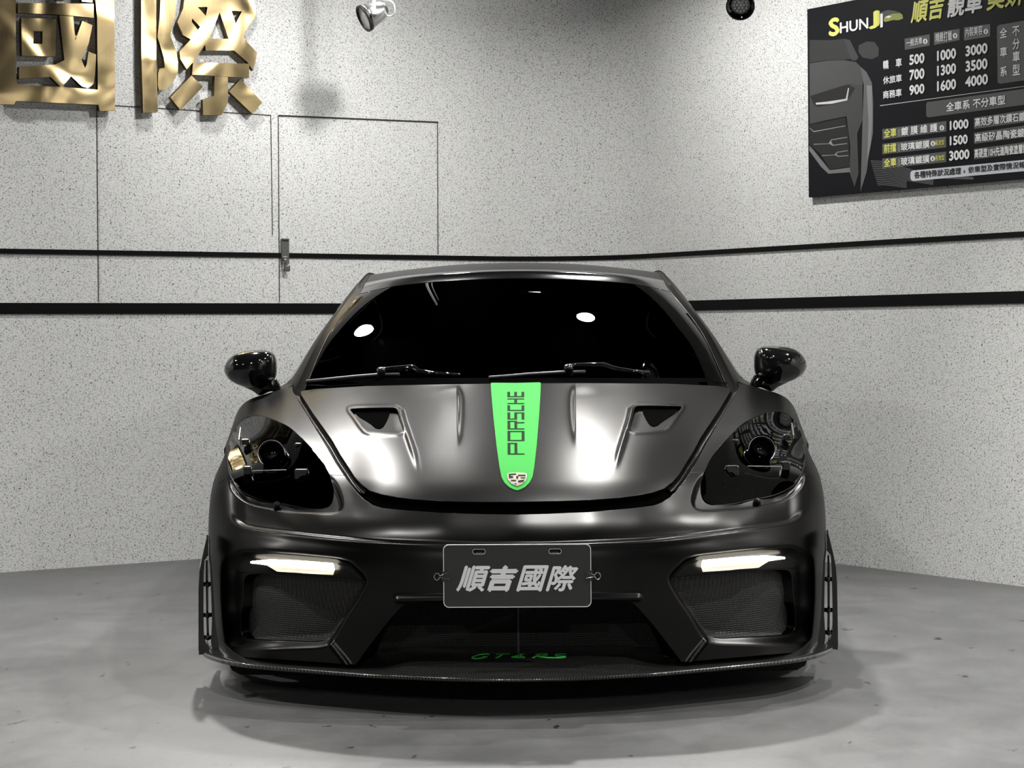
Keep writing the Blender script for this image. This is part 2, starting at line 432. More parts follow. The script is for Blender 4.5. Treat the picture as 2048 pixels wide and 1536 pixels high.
# ------------------------------------------------------------------ the car: front shell (bonnet, wings, bumper)
FR = [  # a, b, depth  (parameters equal the picture here)
 (0,763,1.27),(150,763,1.30),(300,765,1.39),(400,768,1.50),(440,771,1.57),
 (0,820,.93),(150,820,.945),(300,820,1.03),(390,820,1.13),
 (0,900,.55),(150,900,.563),(270,900,.625),(345,900,.70),
 (0,975,.275),(150,975,.288),(300,975,.365),
 (0,1003,.19),(150,1002,.20),(250,1000,.245),(300,995,.285),
 (0,1022,.145),(150,1022,.155),(250,1022,.18),(330,1022,.225),(400,1022,.285),(480,1022,.375),(540,1022,.475),(585,1022,.55),
 (0,1050,.10),(150,1050,.107),(250,1050,.132),(350,1050,.18),(450,1050,.26),(530,1050,.37),(580,1050,.48),
 (0,1085,.07),(150,1085,.078),(250,1085,.10),(350,1085,.145),(450,1085,.22),(530,1085,.32),(580,1085,.46),
 (0,1150,.062),(150,1150,.07),(250,1150,.093),(350,1150,.135),(450,1150,.205),(530,1150,.30),(580,1150,.42),
 (0,1220,.07),(150,1220,.078),(250,1220,.10),(350,1220,.14),(450,1220,.21),(530,1220,.30),(580,1220,.40),
 (0,1330,.10),(150,1330,.108),(250,1330,.13),(350,1330,.165),(450,1330,.225),(530,1330,.30),(580,1330,.38),
 (430,800,1.34),(455,800,1.37),(495,806,1.45),
 (415,845,.985),(470,845,.985),(520,850,1.03),
 (372,900,.71),(430,900,.735),(500,900,.79),(550,900,.87),(565,900,.905),
 (340,950,.50),(400,950,.53),(450,950,.575),(500,950,.625),(548,950,.648),(585,950,.735),
 (330,985,.365),(390,990,.395),(450,995,.455),(520,990,.54),(565,985,.60),(598,985,.685),
]
def side_b(z): return 670.5+667.7*(.98-z)
SD = [  # side of the car: a, X, z, depth
 (494,.80,.790,1.55),(520,.845,.773,1.52),(537,.868,.755,1.50),(576,.904,.665,1.28),(578,.8636,.65,.95),(601,.877,.565,.80),(609,.880,.50,.735),
 (611,.8735,.42,.67),(609,.868,.36,.655),(607,.864,.25,.66),(603,.855,.15,.65),(600,.85,.09,.65),
 (690,.908,.565,1.12),(690,.908,.48,1.0),(650,.914,.62,1.30),(568,.895,.69,1.30),(546,.86,.735,1.30),(562,.905,.70,1.45),(589,.900,.62,1.08),(690,.91,.30,1.0),(690,.90,.12,1.0),
 (775,.918,.55,1.35),(775,.918,.40,1.35),(775,.915,.25,1.35),(775,.905,.12,1.35),
 (625,.906,.70,1.62),(740,.917,.62,1.62),(800,.918,.55,1.62),(855,.918,.45,1.62),(855,.915,.30,1.62),(855,.905,.14,1.62),
]
ctl = [(a, b) for a, b, d in FR]; val = [W(a, b, d) for a, b, d in FR]
for a, X, z, d in SD:
    D = D0+d; bb = (Y0+(H-z)*F/D) if a < 612 else side_b(z)
    ctl.append((a, bb)); val.append(np.array([X, D, z]))
nh = len(ctl)
for i in range(nh):                                     # the other half, so that the middle line stays smooth
    if ctl[i][0] > 0 and ctl[i][0] < 560: ctl.append((-ctl[i][0], ctl[i][1])); val.append(val[i]*np.array([-1, 1, 1]))
ctl = np.array(ctl); val = np.array(val)
# interpolate the smooth remainder: (half-width minus a, row minus b, depth)
al = val[:, 0]*F/val[:, 1]; rw = Y0+(H-val[:, 2])*F/val[:, 1]
front = TPS(ctl, np.c_[al-ctl[:, 0], rw-ctl[:, 1], val[:, 1]-D0], lam=.12)
GA, GB = np.meshgrid(np.arange(0, 862, 2.5), np.arange(752, 1347, 2.5))
q = np.c_[GA.ravel(), GB.ravel()]
r = front(q)
Dg = D0+r[:, 2]; Pg = np.c_[(q[:, 0]+r[:, 0])*Dg/F, Dg, H-(q[:, 1]+r[:, 1]-Y0)*Dg/F]
Pg[np.abs(q[:, 0]) < 1e-6, 0] = 0
_, n0 = grid_mesh(GA, GB, Pg.reshape(*GA.shape, 3)); n0 = n0.reshape(-1, 3)

# outlines, traced on the left half
HOOD = np.vstack([[(-60, 766.0)], [(0, 766.0), (150, 767), (300, 769), (400, 774), (431, 778)],
    LAs([(604,791),(628,829),(650,860),(664,880),(681,910),(699,938),(709,954),(722,968),(739,979.5),(762,986),(790,990.5),(827,994.5),(883,998),(957,999.5)]), [(0, 999.5), (-60, 999.5)]])
BAND = LAs([(604,791),(628,829),(650,860),(664,880),(681,910),(699,938),(709,954),(722,968),(739,979.5),(762,986)])
SHUT = LAs([(590,789),(611,822),(632,857),(653,892),(672,926),(688,950),(699,966),(713,982),(727,994),(744,1003),(760,1008),(808,1013),(883,1018),(975,1020.5),(1033,1021)])
hl = [(512.5,831),(526.6,831.9),(540.6,835.4),(558.2,843.3),(575.8,852),(593.4,866),(611,883.7),(628.5,903),(642.6,920.6),(653,938.2),(660.2,952.3),(662.8,966.3),(661,983.9),(654.9,994.4),(642.6,999.7),(626.8,1000.6),(593.4,998),(558.2,991),(523,985.7),(498.4,978.6),(479,969.8),(466.8,957.5),(459.8,941.7),(457,920.6),(458,899.5),(461.5,882),(468.6,864.4),(477.3,850.3),(487.9,839.8),(498.4,833.6)]
LENS = smooth_closed(LAs(hl), 6)
hr = [(512.5,829),(527,830),(541.5,833.5),(559.5,841.5),(577,850),(595,864),(613,882),(630.5,901.5),(645,919),(655.5,937),(663,951),(671,961),(679.5,977),(684.5,994.5),(683,1007),(676,1014.7),(660,1019.4),(628.5,1019.4),(575.8,1016.4),(540.6,1012),(505.5,1005),(482.6,996),(468.6,987.4),(460.6,975),(457.1,959.3),(455,941.7),(454.7,920.6),(455.5,899),(459,881),(466,863),(475,848.5),(486,837.5),(497,831.5)]
RECESS = smooth_closed(LAs(hr), 6)
def displace(q, band):
    """pressed-in features of the sheet metal: metres inwards"""
    dep = np.zeros(len(q)); a, b = q[:, 0], q[:, 1]
    # sunken band between bonnet crease and wing
    D, S, T = dist_line(BAND, q); m = (b > 775) & (b < 1010) & (a < 470)
    sh = sdf(np.vstack([SHUT, [(-60, 1021), (-60, 700), (460, 700)]]), q)
    hd = sdf(HOOD, q)
    inband = (sh < 0) & (hd > 0) & (b > 776)
    if band: dep += np.where(inband, .022*sstep(hd, 0, 6)*np.clip(-sh/np.maximum(hd-sh, 1), 0, 1)*sstep(b, 776, 800), 0)
    # bonnet: middle channel beside the stripe
    f = (1-sstep(b, 800, 905))*sstep(b, 766, 800)
    dep -= .011*f*np.where(a >= 117, np.exp(-np.clip(a-117, 0, 400)/55.0), np.exp(-np.clip(117-a, 0, 400)/4.5))
    # ridge running forward from the vent
    D, S, T = dist_line(LAs([(801,818),(807,843),(818,877),(829,910),(840,950)]), q)
    fade = (1-sstep(T, .55, 1))*sstep(T, 0, .04)
    dep -= .0045*np.exp(-(D/5.0)**2)*fade
    # rim pressed round the vent
    D = np.abs(sdf(VENT, q)); dep -= .0022*np.exp(-((D-3.0)/3.0)**2)
    # crease across the bumper and the hollow below it
    D, S, T = dist_line(CREASE, q); dd = D*S
    fa = sstep(-a, -585, -545)
    dep += fa*(.013*sstep(dd, 0, 16)*(1-sstep(dd, 60, 130)) - .004*np.exp(-(dd/7.0)**2))
    # headlight bay: ledge under the lens
    rs = sdf(RECESS, q); dep += .012*sstep(-rs, 0, 9)*sstep(b, 940, 975)
    # roll-over lip above the middle intake
    dep -= .011*np.exp(-((b-1197)/6.5)**2)*(1-sstep(a, 238, 252))
    # hollow cheek round the side intake
    ck = sdf(CHEEK, q); dep += .022*sstep(-ck, 0, 20)
    # feet of the struts between the intakes
    D, S, T = dist_line(LAs([(664,1288),(676,1303),(688,1318),(696,1330)]), q); dep -= .010*np.exp(-(D/5.5)**2)
    return dep
CREASE = smooth_closed(np.vstack([LAs([(452,1034),(466,1046),(485,1056),(520,1063),(580,1070),(650,1078),(700,1083),(760,1088),(830,1091),(900,1093)]), [(60, 1094), (0, 1094)]])[::-1], 5, False)[::-1]
VENT = LAs([(701,818.5),(712,817),(740,816.2),(770,815.8),(789,816),(795,819),(798,828),(803,848),(806,860),(804,865.5),(795,867),(770,866.2),(740,865),(732,862),(724,853),(712,835),(702,822)])
CHEEK = smooth_closed(LAs([(440,1150),(446,1124),(466,1104),(490,1096),(540,1098),(620,1106),(690,1116),(716,1134),(738,1162),(722,1200),(694,1244),(672,1282),(650,1296),(600,1300),(520,1300),(474,1296),(454,1284),(444,1252),(440,1200)]), 5)
INTAKE = smooth_closed(LAs([(478,1152),(510,1148),(600,1153),(680,1159),(722,1162.5),(727,1168),(725,1178),(709,1203),(682,1243),(661,1271),(650,1281),(628,1286.5),(572,1285.5),(500,1281),(480,1276),(471.5,1266),(470,1233),(472,1187)]), 5)
MOUTH = np.vstack([[(-60, 1206.5)], [(0, 1206.5)], LAs([(950,1207),(880,1206.8),(820,1207),(807,1209),(796,1219),(766,1254),(737,1293),(712,1327)])+[0, 0], [(324, 1336), (322, 1400), (-60, 1400)]])
SEAM = np.vstack([[(-60, 958)], LAs([(715,955),(688,950.5),(661,950)]), LAs([(458,959),(450,958.5),(444,964),(438,966),(430,963),(424,958)]), [(618, 958), (640, 975), (660, 1000), (668, 1040), (675, 1100), (675, 1400), (-60, 1400)]])
def pressed(band):
    p = Pg-n0*displace(q, band)[:, None]; p[np.abs(q[:, 0]) < 1e-6, 0] = 0
    m, _ = grid_mesh(GA, GB, p.reshape(*GA.shape, 3)); m.V[np.abs(m.V[:, 6]) < 1e-6, 3] = 0; return m
SHELL = pressed(False); SHELL_BAND = pressed(True)      # the second one also carries the sunken band
def on_shell(pts, off=0.0):
    """points (a, b) -> xyz on the displaced front shell, bilinear; plus normal"""
    pts = np.asarray(pts, float); w_ = GA.shape[1]; h_ = GA.shape[0]
    fx = np.clip((pts[:, 0]-GA[0, 0])/2.5, 0, w_-1.001); fy = np.clip((pts[:, 1]-GB[0, 0])/2.5, 0, h_-1.001)
    i = fx.astype(int); j = fy.astype(int); s = (fx-i)[:, None]; t = (fy-j)[:, None]
    G = SHELL.V[:, :6].reshape(h_, w_, 6)
    r = (G[j, i]*(1-s)+G[j, i+1]*s)*(1-t)+(G[j+1, i]*(1-s)+G[j+1, i+1]*s)*t
    n = r[:, 3:]/np.linalg.norm(r[:, 3:], axis=1)[:, None]
    return r[:, :3]+n*off, n
def ph(m, poly, grow=0.0): return sdf(poly, m.V[:, 6:8])-grow
def wheel_phi(m, d, r, z=.335):
    return r-np.hypot(m.V[:, 1]-(D0+d), m.V[:, 2]-z)
GAP = .8
hood = SHELL.clip(ph(SHELL, HOOD, -GAP)); hood = hood.clip(-ph(hood, VENT)).rim(.012)
rest = SHELL.clip(-ph(SHELL, np.vstack([SHUT, [(-60, 1021), (-60, 700), (455, 700), (447, 778)]]), GAP))
rest = rest.clip(-ph(rest, LENS, GAP*.6))
arch = np.where(rest.V[:, 0] > .70, wheel_phi(rest, 1.12, .335, .31), -1.0)
rest = rest.clip(arch)
bumper = rest.clip(ph(rest, SEAM, -GAP*.7))
bumper = bumper.clip(-ph(bumper, INTAKE)); bumper = bumper.clip(-ph(bumper, MOUTH))
bumper = bumper.clip(bumper.V[:, 7]-1326-np.clip((230-bumper.V[:, 6])/400, 0, 1)*4+ np.clip((bumper.V[:, 6]-330)/250, 0, 1)*20)
fender = rest.clip(-ph(rest, SEAM, GAP*.7))
fender = fender.clip(fender.V[:, 1]-(D0+1.602))
fender = fender.clip(.14-fender.V[:, 2])
pm = np.abs(ph(bumper, MOUTH)) < .8; pi_ = np.abs(ph(bumper, INTAKE)) < .8
k = len(bumper.V); bumper = bumper.rim(.14, mask=pm)
pi_ = np.r_[pi_, np.zeros(len(bumper.V)-k, bool)]; pm = np.r_[pm, np.zeros(len(bumper.V)-k, bool)]
k = len(bumper.V); bumper = bumper.rim(.07, mask=pi_)
z_ = np.zeros(len(bumper.V)-k, bool); oth = ~(np.r_[pm, z_] | np.r_[pi_, z_]); oth[bumper.V[:, 6] < .01] = False
bumper = bumper.rim(.012, mask=oth); fender = fender.rim(.012)

CAR = empty('sports_car', (CX, D0+2.1, 0), 'matt black sports coupe with green bonnet stripe, parked before the pale wall', 'car')
hood.mirror().obj('bonnet', M['paint'], CAR)
bumper.mirror().obj('front_bumper', M['paint'], CAR)
fender.obj('front_wing', M['paint'], CAR); fender.flip().obj('front_wing', M['paint'], CAR)

# ------------------------------------------------------------------ the car: cabin (screen, roof, pillars, side windows)
CAB = np.array([  # rows: screen base ... tail; columns: middle ... screen edge, pillar, side glass, waist: (half-width, height, depth)
 [(0,.80,1.255),(.255,.80,1.275),(.485,.797,1.345),(.689,.78,1.43),(.744,.78,1.52),(.79,.79,1.80),(.80,.79,1.87)],
 [(0,1.018,1.66),(.235,1.016,1.685),(.446,1.006,1.745),(.632,.983,1.81),(.675,.979,1.92),(.75,.90,2.12),(.80,.83,2.15)],
 [(0,1.178,2.02),(.22,1.172,2.05),(.417,1.156,2.08),(.549,1.129,2.11),(.594,1.124,2.22),(.72,.98,2.38),(.80,.845,2.40)],
 [(0,1.212,2.12),(.215,1.207,2.15),(.40,1.194,2.21),(.540,1.174,2.31),(.572,1.174,2.38),(.71,1.0,2.5),(.80,.85,2.5)],
 [(0,1.252,2.60),(.21,1.247,2.62),(.39,1.232,2.66),(.535,1.214,2.70),(.556,1.207,2.74),(.70,1.02,2.8),(.80,.853,2.8)],
 [(0,1.235,3.10),(.20,1.23,3.12),(.37,1.213,3.14),(.50,1.185,3.17),(.53,1.17,3.2),(.68,1.01,3.2),(.80,.865,3.2)],
 [(0,1.10,3.70),(.19,1.095,3.7),(.34,1.08,3.7),(.45,1.05,3.7),(.49,1.03,3.7),(.64,.95,3.7),(.76,.87,3.7)],
 [(0,.94,4.10),(.18,.937,4.1),(.32,.93,4.1),(.43,.915,4.1),(.47,.91,4.1),(.60,.88,4.1),(.70,.85,4.1)]], float)
CAB = np.stack([CAB[..., 0], CAB[..., 2]+D0, CAB[..., 1]], -1)
def cr_interp(x, xs, Y, even=False):
    """cubic (Catmull-Rom) interpolation along the first axis"""
    m_ = np.gradient(Y, xs, axis=0)
    if even: m_[0] *= np.array([1, 0, 0])               # symmetric about the middle line
    i = np.clip(np.searchsorted(xs, x)-1, 0, len(xs)-2); h = (xs[i+1]-xs[i]); t = (x-xs[i])/h
    sh = (-1,)+(1,)*(Y.ndim-1); t = t.reshape(sh); h = h.reshape(sh)
    return (2*t**3-3*t**2+1)*Y[i]+(t**3-2*t**2+t)*h*m_[i]+(-2*t**3+3*t**2)*Y[i+1]+(t**3-t**2)*h*m_[i+1]
cs = np.linspace(0, 6, 121); rs_ = np.linspace(0, 7, 141)
cg = cr_interp(cs, np.arange(7.0), cr_interp(rs_, np.arange(8.0), CAB).swapaxes(0, 1), True)      # (121, 141, 3)
cg = cg.swapaxes(0, 1)                                                                            # rows down = towards tail
cg = cg[::-1]; CA, CB = np.meshgrid(cs, rs_[::-1])
CABIN, _ = grid_mesh(CA, CB, cg); CABIN.V[CA.ravel() < 1e-6, 3] = 0
g2 = .012
c_, r_ = 6, 7
screen = CABIN.clip(CABIN.V[:, 6]-3+g2*2); screen = screen.clip(screen.V[:, 7]-2+g2)
rest3 = CABIN.clip(CABIN.V[:, 6]-3+g2*2); rest3 = rest3.clip(2+g2-rest3.V[:, 7])
header = rest3.clip(rest3.V[:, 7]-3); roof = rest3.clip(3-rest3.V[:, 7])
rail = CABIN.clip(3+g2*2-CABIN.V[:, 6])
SIDEW = smooth_closed([(5.0,.35),(4.6,.45),(4.35,1.0),(4.3,2),(4.28,3),(4.28,4),(4.3,5),(4.5,5.9),(5.2,6.1),(5.8,5.7),(5.9,5),(5.9,3),(5.9,1.5),(5.75,.6)], 5)
def cph(m): return sdf(SIDEW, m.V[:, 6:8])
sidewin = rail.clip(cph(rail)+.015); rail = rail.clip(-cph(rail)+.015)

def tinted(name, tint, ior=1.5, rough=0.0):
    m = bpy.data.materials.new(name); m.use_nodes = True; nt, ln = m.node_tree.nodes, m.node_tree.links
    nt.remove(nt['Principled BSDF']); out = nt['Material Output']
    t = N(nt, 'ShaderNodeBsdfTransparent'); t.inputs[0].default_value = (*tint, 1)
    gl = N(nt, 'ShaderNodeBsdfGlossy'); gl.inputs['Roughness'].default_value = rough
    fr = N(nt, 'ShaderNodeFresnel'); fr.inputs[0].default_value = ior
    mx = N(nt, 'ShaderNodeMixShader'); ln.new(fr.outputs[0], mx.inputs[0]); ln.new(t.outputs[0], mx.inputs[1]); ln.new(gl.outputs[0], mx.inputs[2])
    ln.new(mx.outputs[0], out.inputs[0]); return m
M['screen'] = tinted('dark_tinted_glass', (.014, .016, .016))
M['lens'] = tinted('smoked_lens', (.13, .13, .13), 1.5)
screen.mirror().obj('windscreen', M['screen'], CAR)
header.mirror().obj('roof_front_edge', M['roofblack'], CAR)
roof.rim(.01).mirror().obj('roof', M['paint'], CAR)
rail = rail.rim(.01)
for flip in (0, 1):
    (rail.flip() if flip else rail).obj('roof_pillar', M['paint'], CAR)
    (sidewin.flip() if flip else sidewin).obj('side_window', M['screen'], CAR)
# rubber edge of the screen: thin black frame under it
def ribbon(pts, wd, surf, off, name, m, parent, both=True):
    pts = np.asarray(pts, float); p, n = surf(pts, off)
    t = np.gradient(p, axis=0); s = np.cross(t, n); s /= np.linalg.norm(s, axis=1)[:, None]
    V = np.vstack([p-s*wd/2-n*.004, p-s*wd*.3, p+s*wd*.3, p+s*wd/2-n*.004]); k = len(p); Fc = []
    for r_ in range(3):
        for i in range(k-1): Fc.append((r_*k+i, r_*k+i+1, (r_+1)*k+i+1, (r_+1)*k+i))
    o = []
    for sg in ((1, -1) if both else (1,)):
        V2 = V.copy(); V2[:, 0] = V2[:, 0]*sg+CX
        o.append(link_mesh(name, V2, Fc if sg == 1 else [f[::-1] for f in Fc], m, parent))
    return o

# ------------------------------------------------------------------ the car: doors, rear, underbody
SEC = [(1.605, [(.735,.822),(.80,.792),(.866,.762),(.904,.70),(.917,.60),(.918,.45),(.915,.30),(.905,.14)]),
 (2.2, [(.79,.832),(.81,.82),(.85,.79),(.885,.72),(.895,.60),(.89,.45),(.89,.30),(.885,.14)]),
 (2.8, [(.785,.848),(.81,.84),(.86,.81),(.895,.73),(.90,.60),(.89,.45),(.89,.30),(.885,.14)]),
 (3.3, [(.76,.876),(.80,.868),(.87,.83),(.915,.74),(.925,.60),(.92,.45),(.915,.30),(.90,.14)]),
 (3.8, [(.70,.885),(.74,.87),(.85,.82),(.905,.74),(.92,.60),(.915,.45),(.905,.30),(.88,.16)]),
 (4.12, [(.62,.86),(.68,.84),(.78,.79),(.84,.71),(.86,.60),(.86,.45),(.84,.32),(.80,.20)]),
 (4.27, [(.55,.80),(.60,.78),(.66,.74),(.72,.68),(.75,.60),(.75,.45),(.73,.34),(.68,.25)])]
ds = np.array([s[0] for s in SEC]); G = np.array([[(x, D0+d, z) for x, z in pts] for d, pts in SEC])
dd = np.linspace(1.605, 4.27, 130); tt = np.linspace(0, 7, 60)
S1 = cr_interp(dd, ds, G); S2 = cr_interp(tt, np.arange(8.0), np.swapaxes(S1, 0, 1))   # (60, 130, 3)
BA, BB = np.meshgrid(dd, tt)
SIDE, _ = grid_mesh(BA, BB, S2)
rear_arch = .385-np.hypot(SIDE.V[:, 1]-(D0+3.48), SIDE.V[:, 2]-.345)
door = SIDE.clip(SIDE.V[:, 6]-2.85)
rw = SIDE.clip(2.855-SIDE.V[:, 6]); rw = rw.clip(.385-np.hypot(rw.V[:, 1]-(D0+3.48), rw.V[:, 2]-.345)).rim(.02)
for flip in (0, 1):
    dobj = (door.flip() if flip else door).obj('door', M['paint'], CAR)
    (rw.flip() if flip else rw).obj('rear_wing', M['paint'], CAR)
    bm = bmesh.new(); sx = -1 if flip else 1                      # pull handle on the door skin
    tube_bm(bm, [(sx*.886+CX, D0+2.55, .70), (sx*.908+CX, D0+2.6, .70), (sx*.908+CX, D0+2.72, .70), (sx*.89+CX, D0+2.77, .70)], .009)
    bm_obj('door_handle', bm, M['paint'], dobj, smooth=True)
# rear lid and tail panel
bm = bmesh.new()
tail = [(x, D0+d, z) for (d, x, z) in ((3.8,.70,.885),(4.12,.62,.86),(4.27,.55,.80))]
xs_ = np.linspace(-1, 1, 9); rows = []
for (x, y, z), cz in zip(tail, (.99, .905, .83)):
    rows.append([bm.verts.new((x*t+CX, y, z+(cz-z)*(1-t*t))) for t in xs_])
for A, B in zip(rows, rows[1:]):
    for i in range(8): bm.faces.new((A[i], A[i+1], B[i+1], B[i]))
bm_obj('engine_lid', bm, M['paint'], CAR, smooth=True)
bm = bmesh.new(); lastp = SEC[-1][1]
L_ = [bm.verts.new((-x+CX, D0+4.27, z)) for x, z in lastp]; R_ = [bm.verts.new((x+CX, D0+4.27, z)) for x, z in lastp]
for i in range(7): bm.faces.new((L_[i], R_[i], R_[i+1], L_[i+1]))
bm_obj('tail_panel', bm, M['paint'], CAR)
bm = bmesh.new(); box_bm(bm, (CX, D0+2.45, .125), (1.42, 3.5, .05)); box_bm(bm, (CX, D0+.66, .36), (1.05, .2, .34)); box_bm(bm, (CX, D0+2.0, .55), (1.5, .03, .5)); 
bm_obj('underbody', bm, M['plastic'], CAR)
for sx in (-1, 1):
    bm = bmesh.new(); prism_bm(bm, [[(.50, .035), (.56, .022), (.79, .022), (.815, .035), (.83, .07), (.83, .13), (.50, .13)]], lambda x, y, h: Vector((CX+sx*x, D0+.60+h+.10*max(0, x-.5), y)), .03); bm_obj('air_deflector', bm, M['rubber'], CAR)
# wheels
def wheel(x, y, name='wheel', r=.318, wd=.235):
    sx = 1 if x > CX else -1
    wroot = empty(name, (0, 0, 0)); wroot.parent = CAR; wroot.location = Vector((x, y, r))-CAR.location
    o = Vector((x, y, r)); ax = (sx, 0, 0); h = wd/2
    bm = bmesh.new(); lathe_bm(bm, [(.256, -h+.02), (.272, -h), (r-.02, -h+.005), (r-.004, -h+.025), (r, -h+.05), (r, h-.05), (r-.004, h-.025), (r-.02, h-.005), (.272, h), (.256, h-.02)], o, ax, 64)
    bm_obj('tyre', bm, M['rubber'], wroot, smooth=True)
    bm = bmesh.new(); lathe_bm(bm, [(.256, -h+.02), (.24, -h+.03), (.225, 0), (.24, h-.03), (.260, h-.012), (.252, h-.004)], o, ax, 64)
    lathe_bm(bm, [(0, h-.045), (.03, h-.043), (.055, h-.05), (.06, h-.09)], o, ax, 24)
    for k in range(10):
        a = 2*math.pi*k/10
        for s_ in (-1, 1):
            p0 = o+Vector((sx*(h-.055), math.cos(a)*.045, math.sin(a)*.045)); aa = a+s_*.10
            p1 = o+Vector((sx*(h-.02), math.cos(aa)*.25, math.sin(aa)*.25)); tube_bm(bm, [p0, p1], .011, 6)
    bm_obj('rim', bm, M['rim'], wroot, smooth=True)
    bm = bmesh.new(); lathe_bm(bm, [(.06, -.01), (.19, -.01), (.19, .015), (.06, .015)], o, ax, 48); bm_obj('brake_disc', bm, M['steel'], wroot)
wheel(CX-.742, D0+1.12); wheel(CX+.742, D0+1.12); wheel(CX-.765, D0+3.48, wd=.29); wheel(CX+.765, D0+3.48, wd=.29)
bm = bmesh.new(); box_bm(bm, (CX, D0+3.35, .78), (1.4, .5, .34), bev=.05); bm_obj('rear_gap_block', bm, M['rubber'], CAR, smooth=True)  # added black box, blocks the bright wall behind the cabin gap
# cabin inside: dashboard, seats, steering wheel
bm = bmesh.new(); box_bm(bm, (CX, D0+1.75, .72), (1.3, .35, .16), bev=.04); bm_obj('dashboard', bm, M['rubber'], CAR, smooth=True)
for sx in (-1, 1):
    bm = bmesh.new(); x = CX+sx*.36
    box_bm(bm, (x, D0+2.45, .42), (.46, .5, .16), bev=.06); box_bm(bm, (x, D0+2.78, .70), (.46, .14, .56), Matrix.Rotation(-.3, 3, 'X'), bev=.06); box_bm(bm, (x, D0+2.9, 1.02), (.26, .10, .16), bev=.04)
    bm_obj('seat', bm, M['plastic'], CAR, smooth=True)
bm = bmesh.new(); lathe_bm(bm, [(.165+.015*math.cos(t), .015*math.sin(t)) for t in np.linspace(0, 2*math.pi, 11)], (CX+.36, D0+2.05, .80), (0, -.9, .4), 36)
bm_obj('steering_wheel', bm, M['plastic'], CAR, smooth=True)

# ------------------------------------------------------------------ the car: smaller parts
from mathutils.bvhtree import BVHTree
def bvh_of(m): 
    V = m.V[:, :3]+np.array([CX, 0, 0]); return BVHTree.FromPolygons([Vector(p) for p in V], [tuple(t) for t in m.T])
BV_S = bvh_of(SHELL.mirror()); BV_C = bvh_of(CABIN.mirror())
def cast(bv, u, v, off=0.0):
    """where the line of sight through picture point (u, v) meets a surface"""
    d = (P(u, v, 1.0)-Vector((0, 0, H))).normalized(); h = bv.ray_cast(Vector((0, 0, H)), d)
    if h[0] is None: return None, None
    n = h[1] if h[1].dot(d) < 0 else -h[1]
    return h[0]+n*off, n
def fill(poly2, n_in=0):
    from mathutils.geometry import tessellate_polygon
    return tessellate_polygon([[Vector((p[0], p[1], 0)) for p in poly2]])
def shell_patch(poly, off, name, m, parent, both=False, thick=0.0):
    """a piece following the front shell inside an outline (a, b), lifted by off"""
    s = SHELL.clip(ph(SHELL, poly)); s.V[:, :3] += s.V[:, 3:6]*off
    if thick: s = s.rim(thick, rnd=min(.0012, thick/2))
    if both == 'mirror': return s.mirror().obj(name, m, parent)
    o = s.obj(name, m, parent)
    if both: return o, s.flip().obj(name, m, parent)
    return o
# --- stripe, lettering and crest on the bonnet
def carC(u, v):
    a, b = LA(u, v); return -a, b                        # signed: right positive
def rowmap(pts): return np.array([carC(*p) for p in pts])
stripe = np.vstack([[(-10, 764)], LAs([(982.3,766),(983,780),(987,830),(993,890),(999,935),(1003,955),(1009,966),(1018,974),(1028,978.5),(1034.5,979.8)])*[1, 1], [(-10, 980)]])
stripe[0] = (-10, 766.6)
hs = SHELL.clip(ph(SHELL, stripe)); hs.V[:, :3] += hs.V[:, 3:6]*.0009
bonnet = [o for o in CAR.children if o.name.startswith('bonnet')][0]
st = tag(hs.mirror().obj('stripe', M['green'], bonnet), 'bright green tapering stripe')
edge = np.vstack([LAs([(981.2,767),(982,780),(986,830),(992,890),(998,935),(1002,956),(1008,967.5),(1017.5,975.5),(1028,980),(1034.5,981.3)])])
es = np.vstack([[(-10, 766.6)], edge, [(-10, 981.5)]])
hs = SHELL.clip(ph(SHELL, es)); hs = hs.clip(-ph(hs, stripe)); hs.V[:, :3] += hs.V[:, 3:6]*.0007
hs.mirror().obj('stripe_edge', M['dark_green'], bonnet)
def signed_shell(pts, off):
    """(signed half-width, row) -> xyz on the shell"""
    pts = np.asarray(pts, float); q2 = np.c_[np.abs(pts[:, 0]), pts[:, 1]]; p, n = on_shell(q2, off)
    p[:, 0] *= np.where(pts[:, 0] < 0, -1, 1); p[:, 0] += CX; return p
def decal(polys, name, m, parent, off, px=True):
    V = []; Fc = []
    for poly in polys:
        pp = rowmap(poly) if px else np.asarray(poly, float)
        fine = []
        for i in range(len(pp)):
            a, b = pp[i], pp[(i+1) % len(pp)]; k = max(1, int(np.hypot(*(b-a))/6))
            fine += [a+(b-a)*t/k for t in range(k)]
        fine = np.array(fine); o = len(V); V += list(signed_shell(fine, off)); Fc += [[i+o for i in t] for t in fill(fine)]
    V = np.array(V); nr = []
    for i, f in enumerate(Fc):
        n = np.cross(V[f[1]]-V[f[0]], V[f[2]]-V[f[0]])
        if n[2] < 0 and abs(n[2]) > abs(n[1]) or (abs(n[1]) >= abs(n[2]) and n[1] > 0): Fc[i] = f[::-1]
    return link_mesh(name, V, Fc, m, parent, smooth=False)
